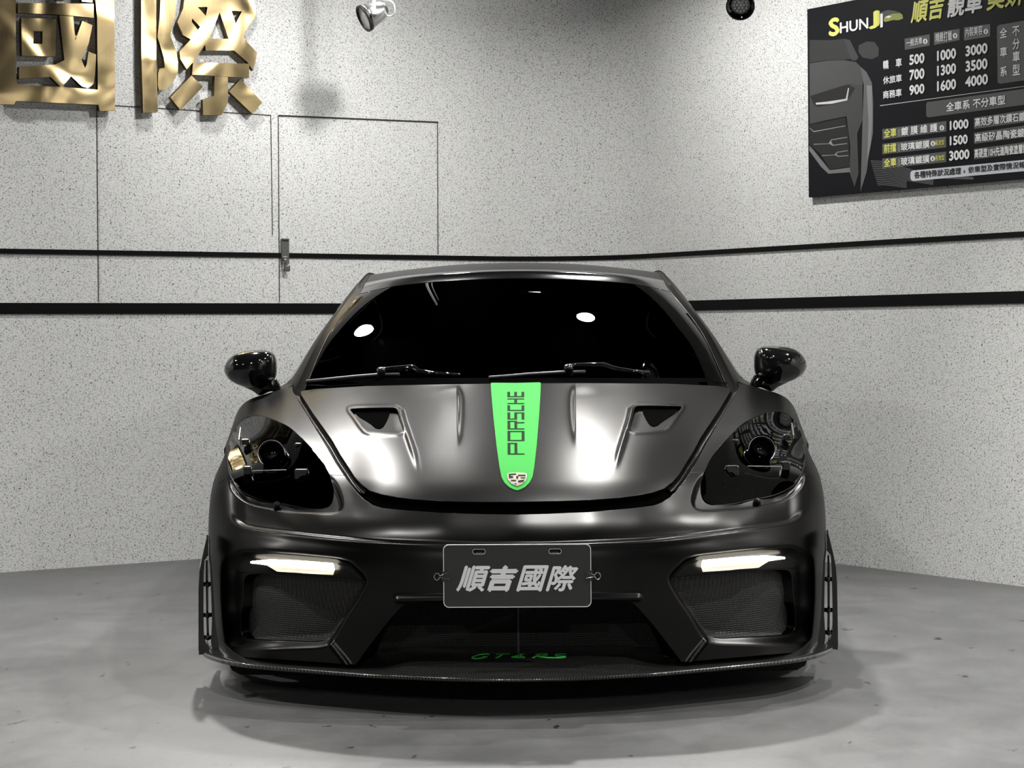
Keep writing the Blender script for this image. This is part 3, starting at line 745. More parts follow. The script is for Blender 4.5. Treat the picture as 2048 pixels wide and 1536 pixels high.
# letters read upwards along the stripe; x0..x1 is the letter's height (its top at x0), y the reading direction
def quad(x0, x1, y0, y1): return [(x0, y0), (x1, y0), (x1, y1), (x0, y1)]
LX0, LX1, TK = 1015.4, 1049.2, 5.6; LM = (LX0+LX1)/2; tn = 2.2
def bars(y0, y1, spec):
    """y0 is where the letter starts (lower in the picture), y1 where it ends"""
    L_ = []
    hs_ = {'t': (LX0, LX0+TK), 'm': (LM-TK/2-.3, LM+TK/2-.3), 'b': (LX1-TK, LX1)}
    for s in spec:
        if s in hs_: L_.append(quad(*hs_[s], y1, y0))
        elif s == 'L': L_.append(quad(LX0, LX1, y0-tn, y0))
        elif s == 'R': L_.append(quad(LX0, LX1, y1, y1+tn))
        elif s == 'Ru': L_.append(quad(LX0, LM, y1, y1+tn))
        elif s == 'Rl': L_.append(quad(LM, LX1, y1, y1+tn))
        elif s == 'Rk': L_.append([(LM, y1+3.2), (LX1, y1+2.4), (LX1, y1+4.8), (LM, y1+5.4)])
        elif s == 'Lu': L_.append(quad(LX0, LM, y0-tn, y0))
        elif s == 'Ll': L_.append(quad(LM, LX1, y0-tn, y0))
    return L_
word = []
for (y0, y1), sp in zip([(910, 886.7), (883, 862.7), (859.8, 842.4), (840, 825.7), (822.7, 811.5), (808.9, 797.7), (795.2, 784.5)],
        [('L', 't', 'm', 'Ru'), ('L', 't', 'b', 'R'), ('L', 't', 'm', 'Ru', 'Rk'), ('Lu', 't', 'm', 'b', 'Rl'), ('L', 't', 'b'), ('L', 'm', 'R'), ('L', 't', 'm', 'b')]):
    word += bars(y0, y1, sp)
decal(word, 'lettering', M['dark_green'], bonnet, .0016)
# crest
M['crest'] = mat('crest_gold', (.27, .235, .17), .6, spec=.1); M['crest_dark'] = mat('crest_dark', g(.006), .8, spec=.05); M['crest_edge'] = mat('crest_rim', (.32, .32, .29), .5, spec=.1)
cr = [(1014.6,949.5),(1020,947.8),(1034,947),(1048,947.8),(1053.2,949.5),(1053.4,956),(1051,963),(1045,969.5),(1034,974),(1023,969.5),(1017,963),(1014.4,956)]
cr_in = [(1034+(x-1034)*.91, 959.5+(y-959.5)*.91) for x, y in cr]
crest = decal([cr], 'crest', M['crest_edge'], CAR, .003)
decal([cr_in], 'shield', M['crest'], crest, .0038)
decal([[(1017,950.5),(1032,949.6),(1032,952.5),(1017,953)],[(1017,955.3),(1026,955),(1026,959),(1018,959.5)],[(1017.5,953),(1021,953),(1022,956),(1018,956.5)],[(1036,952.3),(1051,952.3),(1051,955),(1036,955)],
       [(1041,957.5),(1051,957.5),(1050.5,959.5),(1041,959.5)],[(1021,962.5),(1032,962.5),(1032,965.2),(1022.5,965.2)],[(1036,964),(1049,962),(1047,966.5),(1036,968)],[(1028,969),(1033,969),(1033,971.5)],
       [(1032,955.5),(1035,954.5),(1037,957),(1035,961.5),(1032.5,960)]], 'shield_mark', M['crest_dark'], crest, .0046)
M['void'] = mat('slot_black', g(.002), .9, spec=0.0)
# --- bonnet vents: ramp with a flat black sheet painting the shade of its opening
for sg in (-1, 1):
    va = VENT; k = 14
    V = []; Fc = []
    ctr = np.array([va[:, 0].mean(), va[:, 1].mean()])
    rings = []
    for s in (1.0, .8, .6, .4, .2, 0.02):
        pts = ctr+(va-ctr)*s; dpt = .003+.011*np.clip((866-pts[:, 1])/48, 0, 1)
        p, n = on_shell(pts, 0); rings.append(p-np.array([0, 0, 1])*dpt[:, None])
    n_ = len(va)
    for r_ in rings: V += list(r_)
    for i in range(len(rings)-1):
        for j in range(n_): Fc.append((i*n_+j, i*n_+(j+1) % n_, (i+1)*n_+(j+1) % n_, (i+1)*n_+j))
    V = np.array(V); V[:, 0] = V[:, 0]*(1 if sg > 0 else -1)+CX
    ramp_o = link_mesh('vent_duct', V, Fc if sg > 0 else [f[::-1] for f in Fc], M['paint'], CAR)
    thr = LAs([(711,822),(730,821),(760,820.6),(781,821.5),(779,830),(773,843),(767,853),(760,857),(750,855),(744,849),(734,842),(722,835),(714,829)])
    dpt = .003+.011*np.clip((866-thr[:, 1])/48, 0, 1)-.0012; p, n = on_shell(thr-np.c_[0*dpt, dpt*640], 0)
    p = p-np.array([0, 0, 1])*dpt[:, None]; p[:, 0] = p[:, 0]*(1 if sg > 0 else -1)+CX
    Fc = [t if sg > 0 else t[::-1] for t in map(list, fill(thr))]
    link_mesh('throat_shade', p, Fc, M['void'], ramp_o, smooth=False)
# --- black slot under the bonnet's front edge, trench beside it
slot = np.vstack([HOOD[HOOD[:, 1] > 976][:0], [(-10, 1001)], [(0, 1001)], LAs([(957,1000.5),(883,999.2),(827,996),(790,992),(762,987.8),(740,981.5),(722,972),(708,956),(698,940),(680,911),(663,881),(649,860),(627,829),(603,791)]), [(440, 778)], SHUT[:-1], [(0, 1021), (-10, 1021)]])
sl = SHELL_BAND.clip(ph(SHELL_BAND, slot, .8)); sl.V[:, :3] -= sl.V[:, 3:6]*.004
br = sl.clip(sl.V[:, 7]-972); fr_ = sl.clip(972-sl.V[:, 7])
br.obj('bonnet_edge_band', M['paint'], bonnet); br.flip().obj('bonnet_edge_band', M['paint'], bonnet)
fr_.V[:, :3] -= fr_.V[:, 3:6]*.008; fr_.V[:, 1] += .012
fr_.mirror().obj('bonnet_slot', M['void'], CAR)
# --- headlights
M['lamp_body'] = mat('lamp_black', g(.006), .25, 0, .3); M['lamp_metal'] = mat('lamp_bright', g(.6), .2, 1.0)
lb = LENS[::6]; lp_, _ = on_shell(lb, 0)                  # the clear cover: one even curve through the opening's border
lfit = TPS(np.vstack([lb, lb*[-1, 1]+[0, 0]]), np.vstack([lp_, lp_*[-1, 1, 1]]), lam=.4)
lg = np.c_[SHELL.V[:, 6], SHELL.V[:, 7]]; lx = lfit(lg); lx[:, 1] -= .004
LENSM, _ = grid_mesh(GA, GB, lx.reshape(*GA.shape, 3))
lens = LENSM.clip(ph(LENSM, LENS, -.4)); lens_t = lens.rim(.012, rnd=.003)
bowl = SHELL.clip(ph(SHELL, LENS, .6)); din = np.clip(-ph(bowl, LENS), 0, 14)/14
bowl.V[:, :3] -= bowl.V[:, 3:6]*(.012+.055*din)[:, None]
ang = np.linspace(0, 2*math.pi, 37)[:-1]
def lampP(u, v, dpt, flip):
    p, n = on_shell(np.array([LA(u, v)]), 0); q = p[0]-np.array([0, -1, 0])*dpt*np.array([1, 1, 1])
    q = Vector(q); q.x = q.x*(-1 if flip else 1)+CX; return q
for flip in (0, 1):
    hlr = empty('headlight'); hlr.parent = CAR; hlr.location = Vector(((CX+.68*(1 if not flip else -1)), D0+.75, .62))-CAR.location
    (lens_t.flip() if flip else lens_t).obj('lens', M['lens'], hlr)
    (bowl.flip() if flip else bowl).obj('housing', M['lamp_body'], hlr)
    # note: half-width grows to the left in the traced half, so the unflipped copy is the right-hand lamp
    c = lampP(540, 908, .055, flip)
    bm = bmesh.new(); lathe_bm(bm, [(0, .002), (.020, 0), (.031, -.008), (.036, -.016), (.040, -.012), (.041, .03)], c, (0, -1, .12), 36)
    bm_obj('projector', bm, M['gloss'], hlr, smooth=True)
    bm = bmesh.new(); lathe_bm(bm, [(.0375, 0), (.039, .002), (.0405, 0), (.0405, -.003), (.0375, -.003), (.0375, 0)], c+Vector((0, -.016, 0)), (0, -1, .12), 40); bm_obj('projector_ring', bm, M['lamp_metal'], hlr, smooth=True)
    for (u, v, su, sv) in ((492, 884, 8, 6), (492, 940, 8, 9), (596, 892, 9, 5), (600, 950, 13, 11)):
        q = lampP(u, v, .045, flip); bm = bmesh.new(); box_bm(bm, q, (su*2/690, .03, sv*2/690), bev=.004)
        for k_ in (-1, 0, 1): box_bm(bm, q+Vector((0, -.017, k_*sv*.55/690)), (su*1.7/690, .006, .0025))
        bm_obj('led_module', bm, M['lamp_body'], hlr)
    a_, b_ = lampP(504, 941, .03, flip), lampP(570, 941, .03, flip); bm = bmesh.new(); tube_bm(bm, [a_, b_], .0016, 8); bm_obj('light_blade', bm, M['lamp_metal'], hlr)
    p0 = [lampP(u, v, .02, flip) for u, v in ((484, 846), (483, 862), (481, 880))]; bm = bmesh.new(); tube_bm(bm, p0, .0025, 6); bm_obj('side_reflector', bm, M['lamp_metal'], hlr)
# --- headlight washer jets
for flip in (0, 1):
    p, n = on_shell(np.array([LA(551, 1003)]), .012); q = Vector(p[0]); q.x = q.x*(-1 if flip else 1)+CX
    bm = bmesh.new(); lathe_bm(bm, [(0, .012), (.007, .011), (.009, .006), (.0095, -.006), (.012, -.010)], q, (0, -.8, .6), 16); bm_obj('washer_jet', bm, M['gloss'], CAR, smooth=True)
# --- daytime lights
M['drl'] = mat('daytime_light', (.9, .88, .8), .4, emit=(1, .93, .78), es=9.0)
M['drl_ledge_glow'] = mat('ledge_glow', (.35, .33, .28), .3, emit=(1, .85, .6), es=.42)  # emission puts the bar's light into the ledge below it
SUR = smooth_closed(LAs([(453,1128),(460,1117),(470,1110),(488,1102.5),(518,1104),(560,1107.5),(620,1113.5),(663,1118),(684,1123),(701,1134),(714,1147),(724,1160.5),(690,1158),(660,1156),(610,1152.5),(560,1148.5),(520,1146),(488,1144),(464,1142)]), 4)
BARP = LAs([(490.5,1119.6),(512,1117),(532,1115.2),(572,1117.5),(660,1125.3),(662.3,1140.5),(620,1136.8),(572,1132.5),(525,1127),(505,1124),(491,1122.4)])
SUBP = LAs([(525,1128.5),(572,1134),(620,1138.2),(662,1142),(660,1149.5),(600,1146),(545,1141)])
for flip in (0, 1):
    dr = empty('daytime_light'); dr.parent = CAR; dr.location = Vector(((CX+.58*(1 if not flip else -1)), D0+.3, .38))-CAR.location
    s = SHELL.clip(ph(SHELL, SUR)); ed = np.clip(-ph(s, SUR)/9, 0, 1); s.V[:, :3] += np.array([0, -1, 0])*(.004+.016*np.sin(ed*math.pi/2))[:, None]
    s = s.rim(.02); (s.flip() if flip else s).obj('lamp_surround', M['paint'], dr)
    for poly, nm, mm, lift, th in ((BARP, 'light_bar', M['drl'], .037, .020), (SUBP, 'light_ledge', M['drl_ledge_glow'], .034, .010)):
        fine = np.vstack([poly[i]+(poly[(i+1) % len(poly)]-poly[i])*np.linspace(0, 1, 8)[:-1, None] for i in range(len(poly))])
        p, n = on_shell(fine, 0); p = p-[0, lift, 0]; k = len(p); p[:, 0] = p[:, 0]*(-1 if flip else 1)+CX
        link_mesh(nm, np.vstack([p, p+[0, th, 0]]), [list(t) for t in fill(fine)]+[(i, (i+1) % k, k+(i+1) % k, k+i) for i in range(k)], mm, dr, smooth=False)
# --- meshes in the intakes
def mesh_mat():
    m = mat('black_mesh', g(.012), .5); nt, ln, b = nodes(m)
    tc = N(nt, 'ShaderNodeTexCoord'); v = N(nt, 'ShaderNodeTexVoronoi', feature='DISTANCE_TO_EDGE'); v.inputs['Scale'].default_value = 170; v.inputs['Randomness'].default_value = .12
    r = ramp(nt, [(.10, (.018, .0175, .016)), (.2, g(.001))]); ln.new(tc.outputs['Object'], v.inputs['Vector']); ln.new(v.outputs[0], r.inputs[0]); ln.new(r.outputs[0], b.inputs['Base Color'])
    bp = N(nt, 'ShaderNodeBump', invert=True); bp.inputs['Strength'].default_value = .8; bp.inputs['Distance'].default_value = .004; ln.new(v.outputs[0], bp.inputs['Height']); ln.new(bp.outputs[0], b.inputs['Normal'])
    return m
M['mesh'] = mesh_mat()
for flip in (0, 1):
    s = SHELL.clip(ph(SHELL, INTAKE, 3)); s.V[:, 1] += .055
    (s.flip() if flip else s).obj('intake_mesh', M['mesh'], CAR)
bm = bmesh.new(); y = D0+.40
q = [bm.verts.new((CX+x, y, z)) for x, z in ((-.46, .10), (.46, .10), (.36, .30), (-.36, .30))]; bm.faces.new(q)
bm_obj('middle_mesh', bm, M['mesh'], CAR)
bm = bmesh.new(); box_bm(bm, (CX, y-.004, .2), (.005, .006, .2)); bm_obj('mesh_divider', bm, M['plastic'], CAR)
# --- splitter
def carbon():
    m = mat('carbon_fibre', g(.02), .22, 0, .8); nt, ln, b = nodes(m)
    tc = N(nt, 'ShaderNodeTexCoord'); sx = N(nt, 'ShaderNodeSeparateXYZ'); ab = N(nt, 'ShaderNodeMath', operation='ABSOLUTE'); ad = N(nt, 'ShaderNodeMath', operation='MULTIPLY_ADD')
    sub = N(nt, 'ShaderNodeMath', operation='SUBTRACT'); sub.inputs[1].default_value = 0.0
    ln.new(tc.outputs['Object'], sx.inputs[0]); ln.new(sx.outputs[0], ab.inputs[0])
    ln.new(sx.outputs[1], ad.inputs[0]); ad.inputs[1].default_value = -.55; ln.new(ab.outputs[0], ad.inputs[2])
    ml = N(nt, 'ShaderNodeMath', operation='MULTIPLY'); ml.inputs[1].default_value = 300; ln.new(ad.outputs[0], ml.inputs[0])
    fr = N(nt, 'ShaderNodeMath', operation='PINGPONG'); fr.inputs[1].default_value = 1.0; ln.new(ml.outputs[0], fr.inputs[0])
    r = ramp(nt, [(.35, g(.008)), (.6, (.06, .06, .058))]); ln.new(fr.outputs[0], r.inputs[0]); ln.new(r.outputs[0], b.inputs['Base Color'])
    b.inputs['Metallic'].default_value = .3
    return m
M['carbon'] = carbon()
ea = np.array([0, 120, 228, 282, 365, 460, 530, 565, 600, 625, 636]); ed_ = np.array([0, .014, .055, .078, .135, .205, .265, .31, .38, .47, .56])
Xe = ea*(D0+ed_)/F
t_ = np.linspace(0, 10, 81); Xf = cr_interp(t_, np.arange(11.0), np.c_[Xe, ed_])
xs_f, df = Xf[:, 0], Xf[:, 1]
V = []; Fc = []; k = len(xs_f)
zt = np.full(k, .1045)
prof = [(.42, .124, .008), (.28, .120, .016), (.16, .116, .020), (.10, .112, .017), (.05, .108, .010), (.008, .1055, 0), (.0025, .104, 0), (0, .1005, 0), (.002, .096, 0), (.012, .093, 0), (.30, .093, 0)]
for (back, z, rise) in prof:
    for i in range(k):
        wz = rise*(1-float(sstep(xs_f[i], .27, .37)))
        yb = df[i]+back*max(.25, 1-(xs_f[i]/.95)**2*.75); V.append((xs_f[i], D0+yb, z+wz))
for r_ in range(len(prof)-1):
    for i in range(k-1): Fc.append((r_*k+i, r_*k+i+1, (r_+1)*k+i+1, (r_+1)*k+i))
V = np.array(V); n = len(V); V2 = V*[-1, 1, 1]; Fa = Fc+[tuple(j+n for j in f[::-1]) for f in Fc]
spl = link_mesh('splitter', np.vstack([V, V2])+[CX, 0, 0], [f[::-1] for f in Fa], M['carbon'], CAR)
# green script lettering on the splitter
def stroke(pts, w0, frame, n=6):
    c = smooth_closed(pts, n, False) if len(pts) > 2 else np.array(pts, float)
    t = np.gradient(c, axis=0); t /= np.maximum(np.linalg.norm(t, axis=1), 1e-9)[:, None]; s = np.c_[-t[:, 1], t[:, 0]]
    L_ = c+s*w0/2; R_ = c-s*w0/2; k = len(c); V = [frame(*p) for p in np.vstack([L_, R_])]; return V, [(i, i+1, k+i+1, k+i) for i in range(k-1)]
def spl_z(x, y):
    d = np.interp(abs(x), xs_f, df); sc = max(.25, 1-(abs(x)/.95)**2*.75); wz = 1-float(sstep(abs(x), .27, .37)); t = (y-D0-d)/sc; bk = [.0025, .008, .05, .10, .16, .28, .42]
    return float(np.interp(t, bk, [.104, .1055, .108, .112, .116, .120, .124])+wz*np.interp(t, bk, [0, 0, .010, .017, .020, .016, .008]))
def splP(u, v):
    D = 5.8
    for _ in range(6):
        q_ = P(u, v, D); D = (H-spl_z(q_.x-CX, q_.y)-.0012)*F/unroll(u, v)[1]
    return P(u, v, D)
sc_ = []
for pts in ([(979,1309.6),(972,1307.8),(958,1309.6),(947,1313.5),(945,1317),(952,1318.6),(963,1317),(970,1314.6),(973,1313.4),(965,1313.4)],
            [(992,1308.5),(1004,1308),(1020,1307.5)],[(1006,1308),(1000,1312),(992,1317)],
            [(1047,1316.5),(1042,1311),(1048,1307),(1038,1310),(1025,1314.5),(1050,1314.2)],
            [(1066,1316.5),(1072,1312),(1080,1308.3)],[(1072,1308.8),(1088,1307.5),(1094,1309),(1086,1311.5),(1076,1312.3),(1084,1314),(1096,1316),(1110,1316.5)],
            [(1132,1308.5),(1122,1307.6),(1112,1309.2),(1113,1311),(1124,1312.3),(1130,1314),(1124,1316),(1108,1316.5)]):
    # strokes laid out in the plane of the splitter's upper face
    sc_.append(pts)
V = []; Fc = []
for pts in sc_:
    c = smooth_closed(pts, 6, False) if len(pts) > 2 else np.linspace(pts[0], pts[1], 6)
    P3 = np.array([splP(*p) for p in c]); t = np.gradient(P3, axis=0); t /= np.linalg.norm(t, axis=1)[:, None]; s = np.c_[-t[:, 1], t[:, 0], 0*t[:, 0]]
    o = len(V); w_ = .0019+.0046*np.abs(t[:, 0]); L_ = P3+s*w_[:, None]; R_ = P3-s*w_[:, None]; k = len(P3)
    V += [(p[0], p[1], spl_z(p[0]-CX, p[1])+.0012) for p in np.vstack([R_, L_])]; Fc += [(o+i, o+i+1, o+k+i+1, o+k+i) for i in range(k-1)]
link_mesh('lettering', V, Fc, mat('green_letter', (.09, .85, .13), .5), spl, smooth=False)
# --- upright side blades with slots
def pxbox(bm, u0, u1, v0, v1, D, dep, bev=0.0):
    a, b = P(u0, v0, D), P(u1, v1, D); c = (a+b)/2; box_bm(bm, c+Vector((0, dep/2, 0)), (abs(b.x-a.x), dep, abs(a.z-b.z)), bev=bev)
for sg in (0, 1):
    bl = empty('side_blade'); bl.parent = CAR; bl.location = Vector((CX+(.89 if sg else -.89), D0+.55, .2))-CAR.location
    Db = D0+.50
    def bp(u, v, d=0.0):
        q = P(u, v, Db); x = (q.x-CX)*(1+d/Db); return Vector(((-x if sg else x)+CX, q.y+d, q.z))
    def blade(name, poly, d0, dep, m):
        bm = bmesh.new(); prism_bm(bm, [poly], lambda x, y, h: bp(x, y, d0+h), dep); return bm_obj(name, bm, m, bl, smooth=False)
    blade('outer_plate', [(413,1078),(417,1080),(417,1112),(409,1122),(407.5,1150),(407,1220),(408,1275),(414,1292),(424,1303),(424,1308),(398,1312),(397,1300),(397,1180),(399,1145),(404,1118)], .02, .12, M['gloss'])
    blade('inner_plate', [(418,1079),(420,1080),(420.5,1110),(424,1135),(427,1180),(430,1240),(434,1275),(438,1300),(426,1305),(422,1285),(424,1240),(422,1180),(420,1130),(417.5,1112)], .0, .10, M['gloss'])
    blade('spine', [(412,1124),(415.5,1124),(416.5,1160),(417,1230),(418.5,1278),(413.5,1278),(412.5,1230),(411.5,1160)], .05, .03, M['gloss'])
    for v in (1171, 1233, 1278):
        bm = bmesh.new(); tube_bm(bm, [bp(406, v, .03), bp(428 if v > 1200 else 425, v-1, .03)], .006, 8)
        lathe_bm(bm, [(0, .004), (.006, .003), (.008, -.004)], bp(415, v, .022), (0, -1, 0), 10); bm_obj('strut', bm, M['gloss'], bl, smooth=True)
    for k_ in range(10):
        pass
# --- door mirrors
def pillow(name, poly, D, depth, R, m, parent, flip, back=.0, pw=.5):
    """an outline in the picture blown up towards the camera into a rounded shell"""
    C_ = smooth_closed(poly, 5); c0 = C_.mean(0); rings = []; K = 9
    for k in range(K+1):
        s = math.cos(k/K*math.pi/2) if k < K else 0.0
        rings.append((c0+(C_-c0)*s, math.sin(k/K*math.pi/2)**(2*pw)))
    V = []; Fc = []; n = len(C_)
    def w3(p, h):
        q = P(p[0], p[1], D); x = q.x-CX; return ((-x if flip else x)+CX, q.y-h*depth, q.z)
    V += [tuple(np.array(w3(p, 0))+[0, back, 0]) for p in c0+(C_-c0)*.93]
    V += [tuple(np.array(w3(p, 0))+[0, back*.5, 0]) for p in C_]
    for r_, h in rings[:-1]: V += [w3(p, h) for p in r_]
    V.append(w3(c0, 1)); nr = len(rings)+1
    for i in range(nr-1):
        for j in range(n): Fc.append((i*n+j, i*n+(j+1) % n, (i+1)*n+(j+1) % n, (i+1)*n+j))
    for j in range(n): Fc.append(((nr-1)*n+j, (nr-1)*n+(j+1) % n, nr*n))
    Fc.append(tuple(range(n))[::-1])
    return link_mesh(name, V, Fc if flip else [f[::-1] for f in Fc], m, parent)
for flip in (0, 1):
    mr = empty('door_mirror'); mr.parent = CAR; mr.location = Vector((CX+(.82 if flip else -.82), D0+1.75, .83))-CAR.location
    pillow('shell', [(449.3,744),(451,730),(459,717),(472,707.5),(490,702.5),(514,699.8),(535,701.5),(546,707.5),(551,719),(552,735),(551,750),(545,762),(528,772),(505,776),(480,771),(460,760)], D0+1.75, .10, .5, M['gloss'], mr, flip, back=.05)
    pillow('arm', [(480,770),(505,774),(530,770),(549,757),(556,764),(561,777),(556,783),(540,783),(524,790),(516,790),(505,782)], D0+1.76, .03, .5, M['gloss'], mr, flip, back=.04)
    def mp(u, v, d): 
        q = P(u, v, D0+1.75+d); x = q.x-CX; return Vector(((-x if flip else x)+CX, q.y, q.z))
    bm = bmesh.new(); prism_bm(bm, [[tuple(p) for p in smooth_closed([(462,744),(466,725),(490,712),(530,711),(543,722),(543,748),(520,762),(480,760)], 4)]], lambda x, y, h: mp(x, y, .052+h), .004); bm_obj('mirror_glass', bm, M['chrome'], mr)
# --- wipers and scuttle
bm = bmesh.new(); k = 41
top = []; bot = []
for u in np.linspace(612, 1455, k):
    p, n = cast(BV_C, u, 757 if 640 < u < 1420 else 766, .002); 
    q, n2 = cast(BV_S, u, 769+max(0, abs(u-1033)-300)*.03, -.012)
    if p is None or q is None: continue
    top.append(bm.verts.new(p)); bot.append(bm.verts.new((q.x, q.y, q.z)))
for i in range(len(top)-1): bm.faces.new((top[i], top[i+1], bot[i+1], bot[i]))
bm_obj('scuttle_panel', bm, M['void'], CAR, smooth=True)
def wiper(arm, hub, blade):
    wr = empty('wiper'); wr.parent = CAR; p, _ = cast(BV_C, hub[0][0], 752); wr.location = p-CAR.location
    def path(pts, off):
        out = []
        for u, v in pts:
            p, n = cast(BV_C, u, min(v, 764), off); out.append(p-Vector((0, 0, max(0, v-764)*.0016)))
        return out
    bm = bmesh.new(); tube_bm(bm, path(blade, .012), .0055, 8); bm_obj('wiper_blade', bm, M['plastic'], wr, smooth=True)
    bm = bmesh.new(); tube_bm(bm, path(arm, .024), .006, 8, rad=[.005+.006*(1-abs(2*i/(len(arm)-1)-1)) for i in range(len(arm))]); bm_obj('wiper_arm', bm, M['gloss'], wr, smooth=True)
    bm = bmesh.new()
    for u, v in hub:
        p, n = cast(BV_C, u, v, .022); lathe_bm(bm, [(0, .012), (.012, .011), (.015, .004), (.015, -.02)], p, (0, -.45, .9), 16)
    bm_obj('wiper_pivot', bm, M['gloss'], wr, smooth=True)
wiper([(757,754),(775,751),(800,749.5),(824,748.5),(832,750),(840,756),(870,760.5),(920,763)], [(766,755)], [(616,769),(660,765),(710,760),(760,756),(800,755)])
wiper([(1128,746),(1150,743.5),(1180,744),(1206,744.5),(1225,751),(1260,756),(1296,758)], [(1137,749)], [(978,762),(1010,759.5),(1060,755),(1125,751),(1170,750)])
# --- camera housing behind the screen
p, n = cast(BV_C, 1056, 582, -.03); bm = bmesh.new(); box_bm(bm, p, (.10, .06, .035), Matrix.Rotation(-.45, 3, 'X'), bev=.01); bm_obj('mirror_mount', bm, M['plastic'], CAR, smooth=True)
p2, n = cast(BV_C, 1063, 580, -.004); bm = bmesh.new(); prism_bm(bm, [[(-.022,-.008),(.022,-.008),(.012,.010),(-.012,.010)]], lambda x, y, h: p2+Vector((x, y*.9+h, y*.45)), .002); bm_obj('sensor_window', bm, mat('sensor_grey', g(.55), .4), CAR)

# ------------------------------------------------------------------ writing
def text_tris(body, bold=0.0, shear=0.0, spacing=1.0, vertical=False, line=1.0):
    """a string as flat 2-D triangles, scaled later"""
    c = bpy.data.curves.new('t', 'FONT'); c.body = '\n'.join(body) if vertical else body
    c.size = 1.0; c.offset = bold; c.shear = shear; c.space_character = spacing; c.space_line = line; c.fill_mode = 'BOTH'; c.resolution_u = 3
    if vertical: c.align_x = 'CENTER'
    o = bpy.data.objects.new('t', c); COL.objects.link(o)
    bpy.context.view_layer.update(); dg = bpy.context.evaluated_depsgraph_get()
    me = bpy.data.meshes.new_from_object(o.evaluated_get(dg))
    V = np.array([v.co[:2] for v in me.vertices]); Fc = [tuple(p.vertices) for p in me.polygons]
    bpy.data.objects.remove(o); bpy.data.curves.remove(c); bpy.data.meshes.remove(me)
    return V, Fc
def place_text(name, body, frame, box, m, parent, h=.002, **kw):
    """text stretched into box = (x0, y0, x1, y1) of the frame's own axes, lifted by h"""
    b = kw.pop('bold', 0.0); V, Fc = text_tris(body, **kw)
    sh = [(0, 0), (b, 0), (-b, 0), (0, b), (0, -b)] if b else [(0, 0)]
    lo, hi = V.min(0)-b, V.max(0)+b; x0, y0, x1, y1 = box; k = len(V); VV = []; FF = []
    for i, s in enumerate(sh):                           # heavier strokes: the outline laid down again a little to each side
        S = (V+s-lo)/(hi-lo)*[x1-x0, y1-y0]+[x0, y0]; VV += [frame(p[0], p[1], h+.0002*i) for p in S]; FF += [[j+i*k for j in f] for f in Fc]
    return link_mesh(name, VV, FF, m, parent, smooth=False)
def flat_poly(name, polys, frame, m, parent, h=.001):
    V = []; Fc = []
    for poly in polys:
        o = len(V); V += [frame(p[0], p[1], h) for p in poly]; Fc += [[i+o for i in t] for t in fill(poly)]
    return link_mesh(name, V, Fc, m, parent, smooth=False)

# ------------------------------------------------------------------ show plate held by two binder clips
PD = D0+.028
def plate_frame():
    a, b = P(886.5, 1152, PD), P(1182.5, 1150.5, PD); t = (b-a).normalized(); up = Vector((0, 0, 1)); n = t.cross(up)
    o = P(1034.5, 1151.5, PD); return o, t, up, n
po, pt, pup, pn = plate_frame()
pf = lambda x, y, h=0: po+pt*x+pup*y+pn*h
def rrect(x0, y0, x1, y1, r, n=6):
    out = []
    for cx_, cy_, a0 in ((x1-r, y1-r, 0), (x0+r, y1-r, 90), (x0+r, y0+r, 180), (x1-r, y0+r, 270)):
        for k in range(n+1):
            a = math.radians(a0+90*k/n); out.append((cx_+r*math.cos(a), cy_+r*math.sin(a)))
    return out
kx = PD/F
PW, PH = 148*kx, 63.2*kx
def plate_mat():
    m = mat('plate_black', g(.012), .38); nt, ln, b = nodes(m)
    tc = N(nt, 'ShaderNodeTexCoord'); v = N(nt, 'ShaderNodeTexVoronoi', feature='DISTANCE_TO_EDGE'); v.inputs['Scale'].default_value = 190; v.inputs['Randomness'].default_value = 0
    r = ramp(nt, [(.1, g(.022)), (.25, g(.012))]); ln.new(tc.outputs['Object'], v.inputs['Vector']); ln.new(v.outputs[0], r.inputs[0]); ln.new(r.outputs[0], b.inputs['Base Color']); return m
M['plate'] = plate_mat()
plate = empty('number_plate', po, 'black show plate with four silver Chinese characters on the front bumper', 'number plate')
hole = [rrect(sx*76*kx-12*kx, 44*kx, sx*76*kx+12*kx, 53*kx, 4.4*kx, 5)[::-1] for sx in (-1, 1)]
bm = bmesh.new(); prism_bm(bm, [rrect(-PW+2*kx, -PH+2*kx, PW-2*kx, PH-2*kx, 10*kx)]+hole, lambda x, y, h: pf(x, y, h-.004), .004); bm_obj('panel', bm, M['plate'], plate)
bm = bmesh.new(); prism_bm(bm, [rrect(-PW, -PH, PW, PH, 11*kx), rrect(-PW+1.6*kx, -PH+1.6*kx, PW-1.6*kx, PH-1.6*kx, 10*kx)[::-1]], lambda x, y, h: pf(x, y, h-.004), .0055); bm_obj('rim', bm, mat('plate_rim', g(.75), .35, .2), plate)
for hp in hole:
    hp = hp[::-1]; c_x = sum(p[0] for p in hp)/len(hp); c_y = sum(p[1] for p in hp)/len(hp)
    bm = bmesh.new(); prism_bm(bm, [[(c_x+(x-c_x)*1.08, c_y+(y-c_y)*1.2) for x, y in hp], hp[::-1]], lambda x, y, h: pf(x, y, h-.001), .002); bm_obj('slot_edge', bm, M['chrome'], plate)
M['silver'] = mat('silver_print', g(.95), .5)
chars = [('順', 912, 981), ('吉', 974, 1037), ('國', 1032, 1098), ('際', 1091, 1157)]
BW = {'吉': .05, '順': .03, '國': .026, '際': .026}
for ch, u0, u1 in chars:
    place_text('character', ch, pf, ((u0-1034.5)*kx, -31.5*kx, (u1-1034.5)*kx, 21*kx), M['silver'], plate, h=.0012, bold=BW[ch], shear=.30)
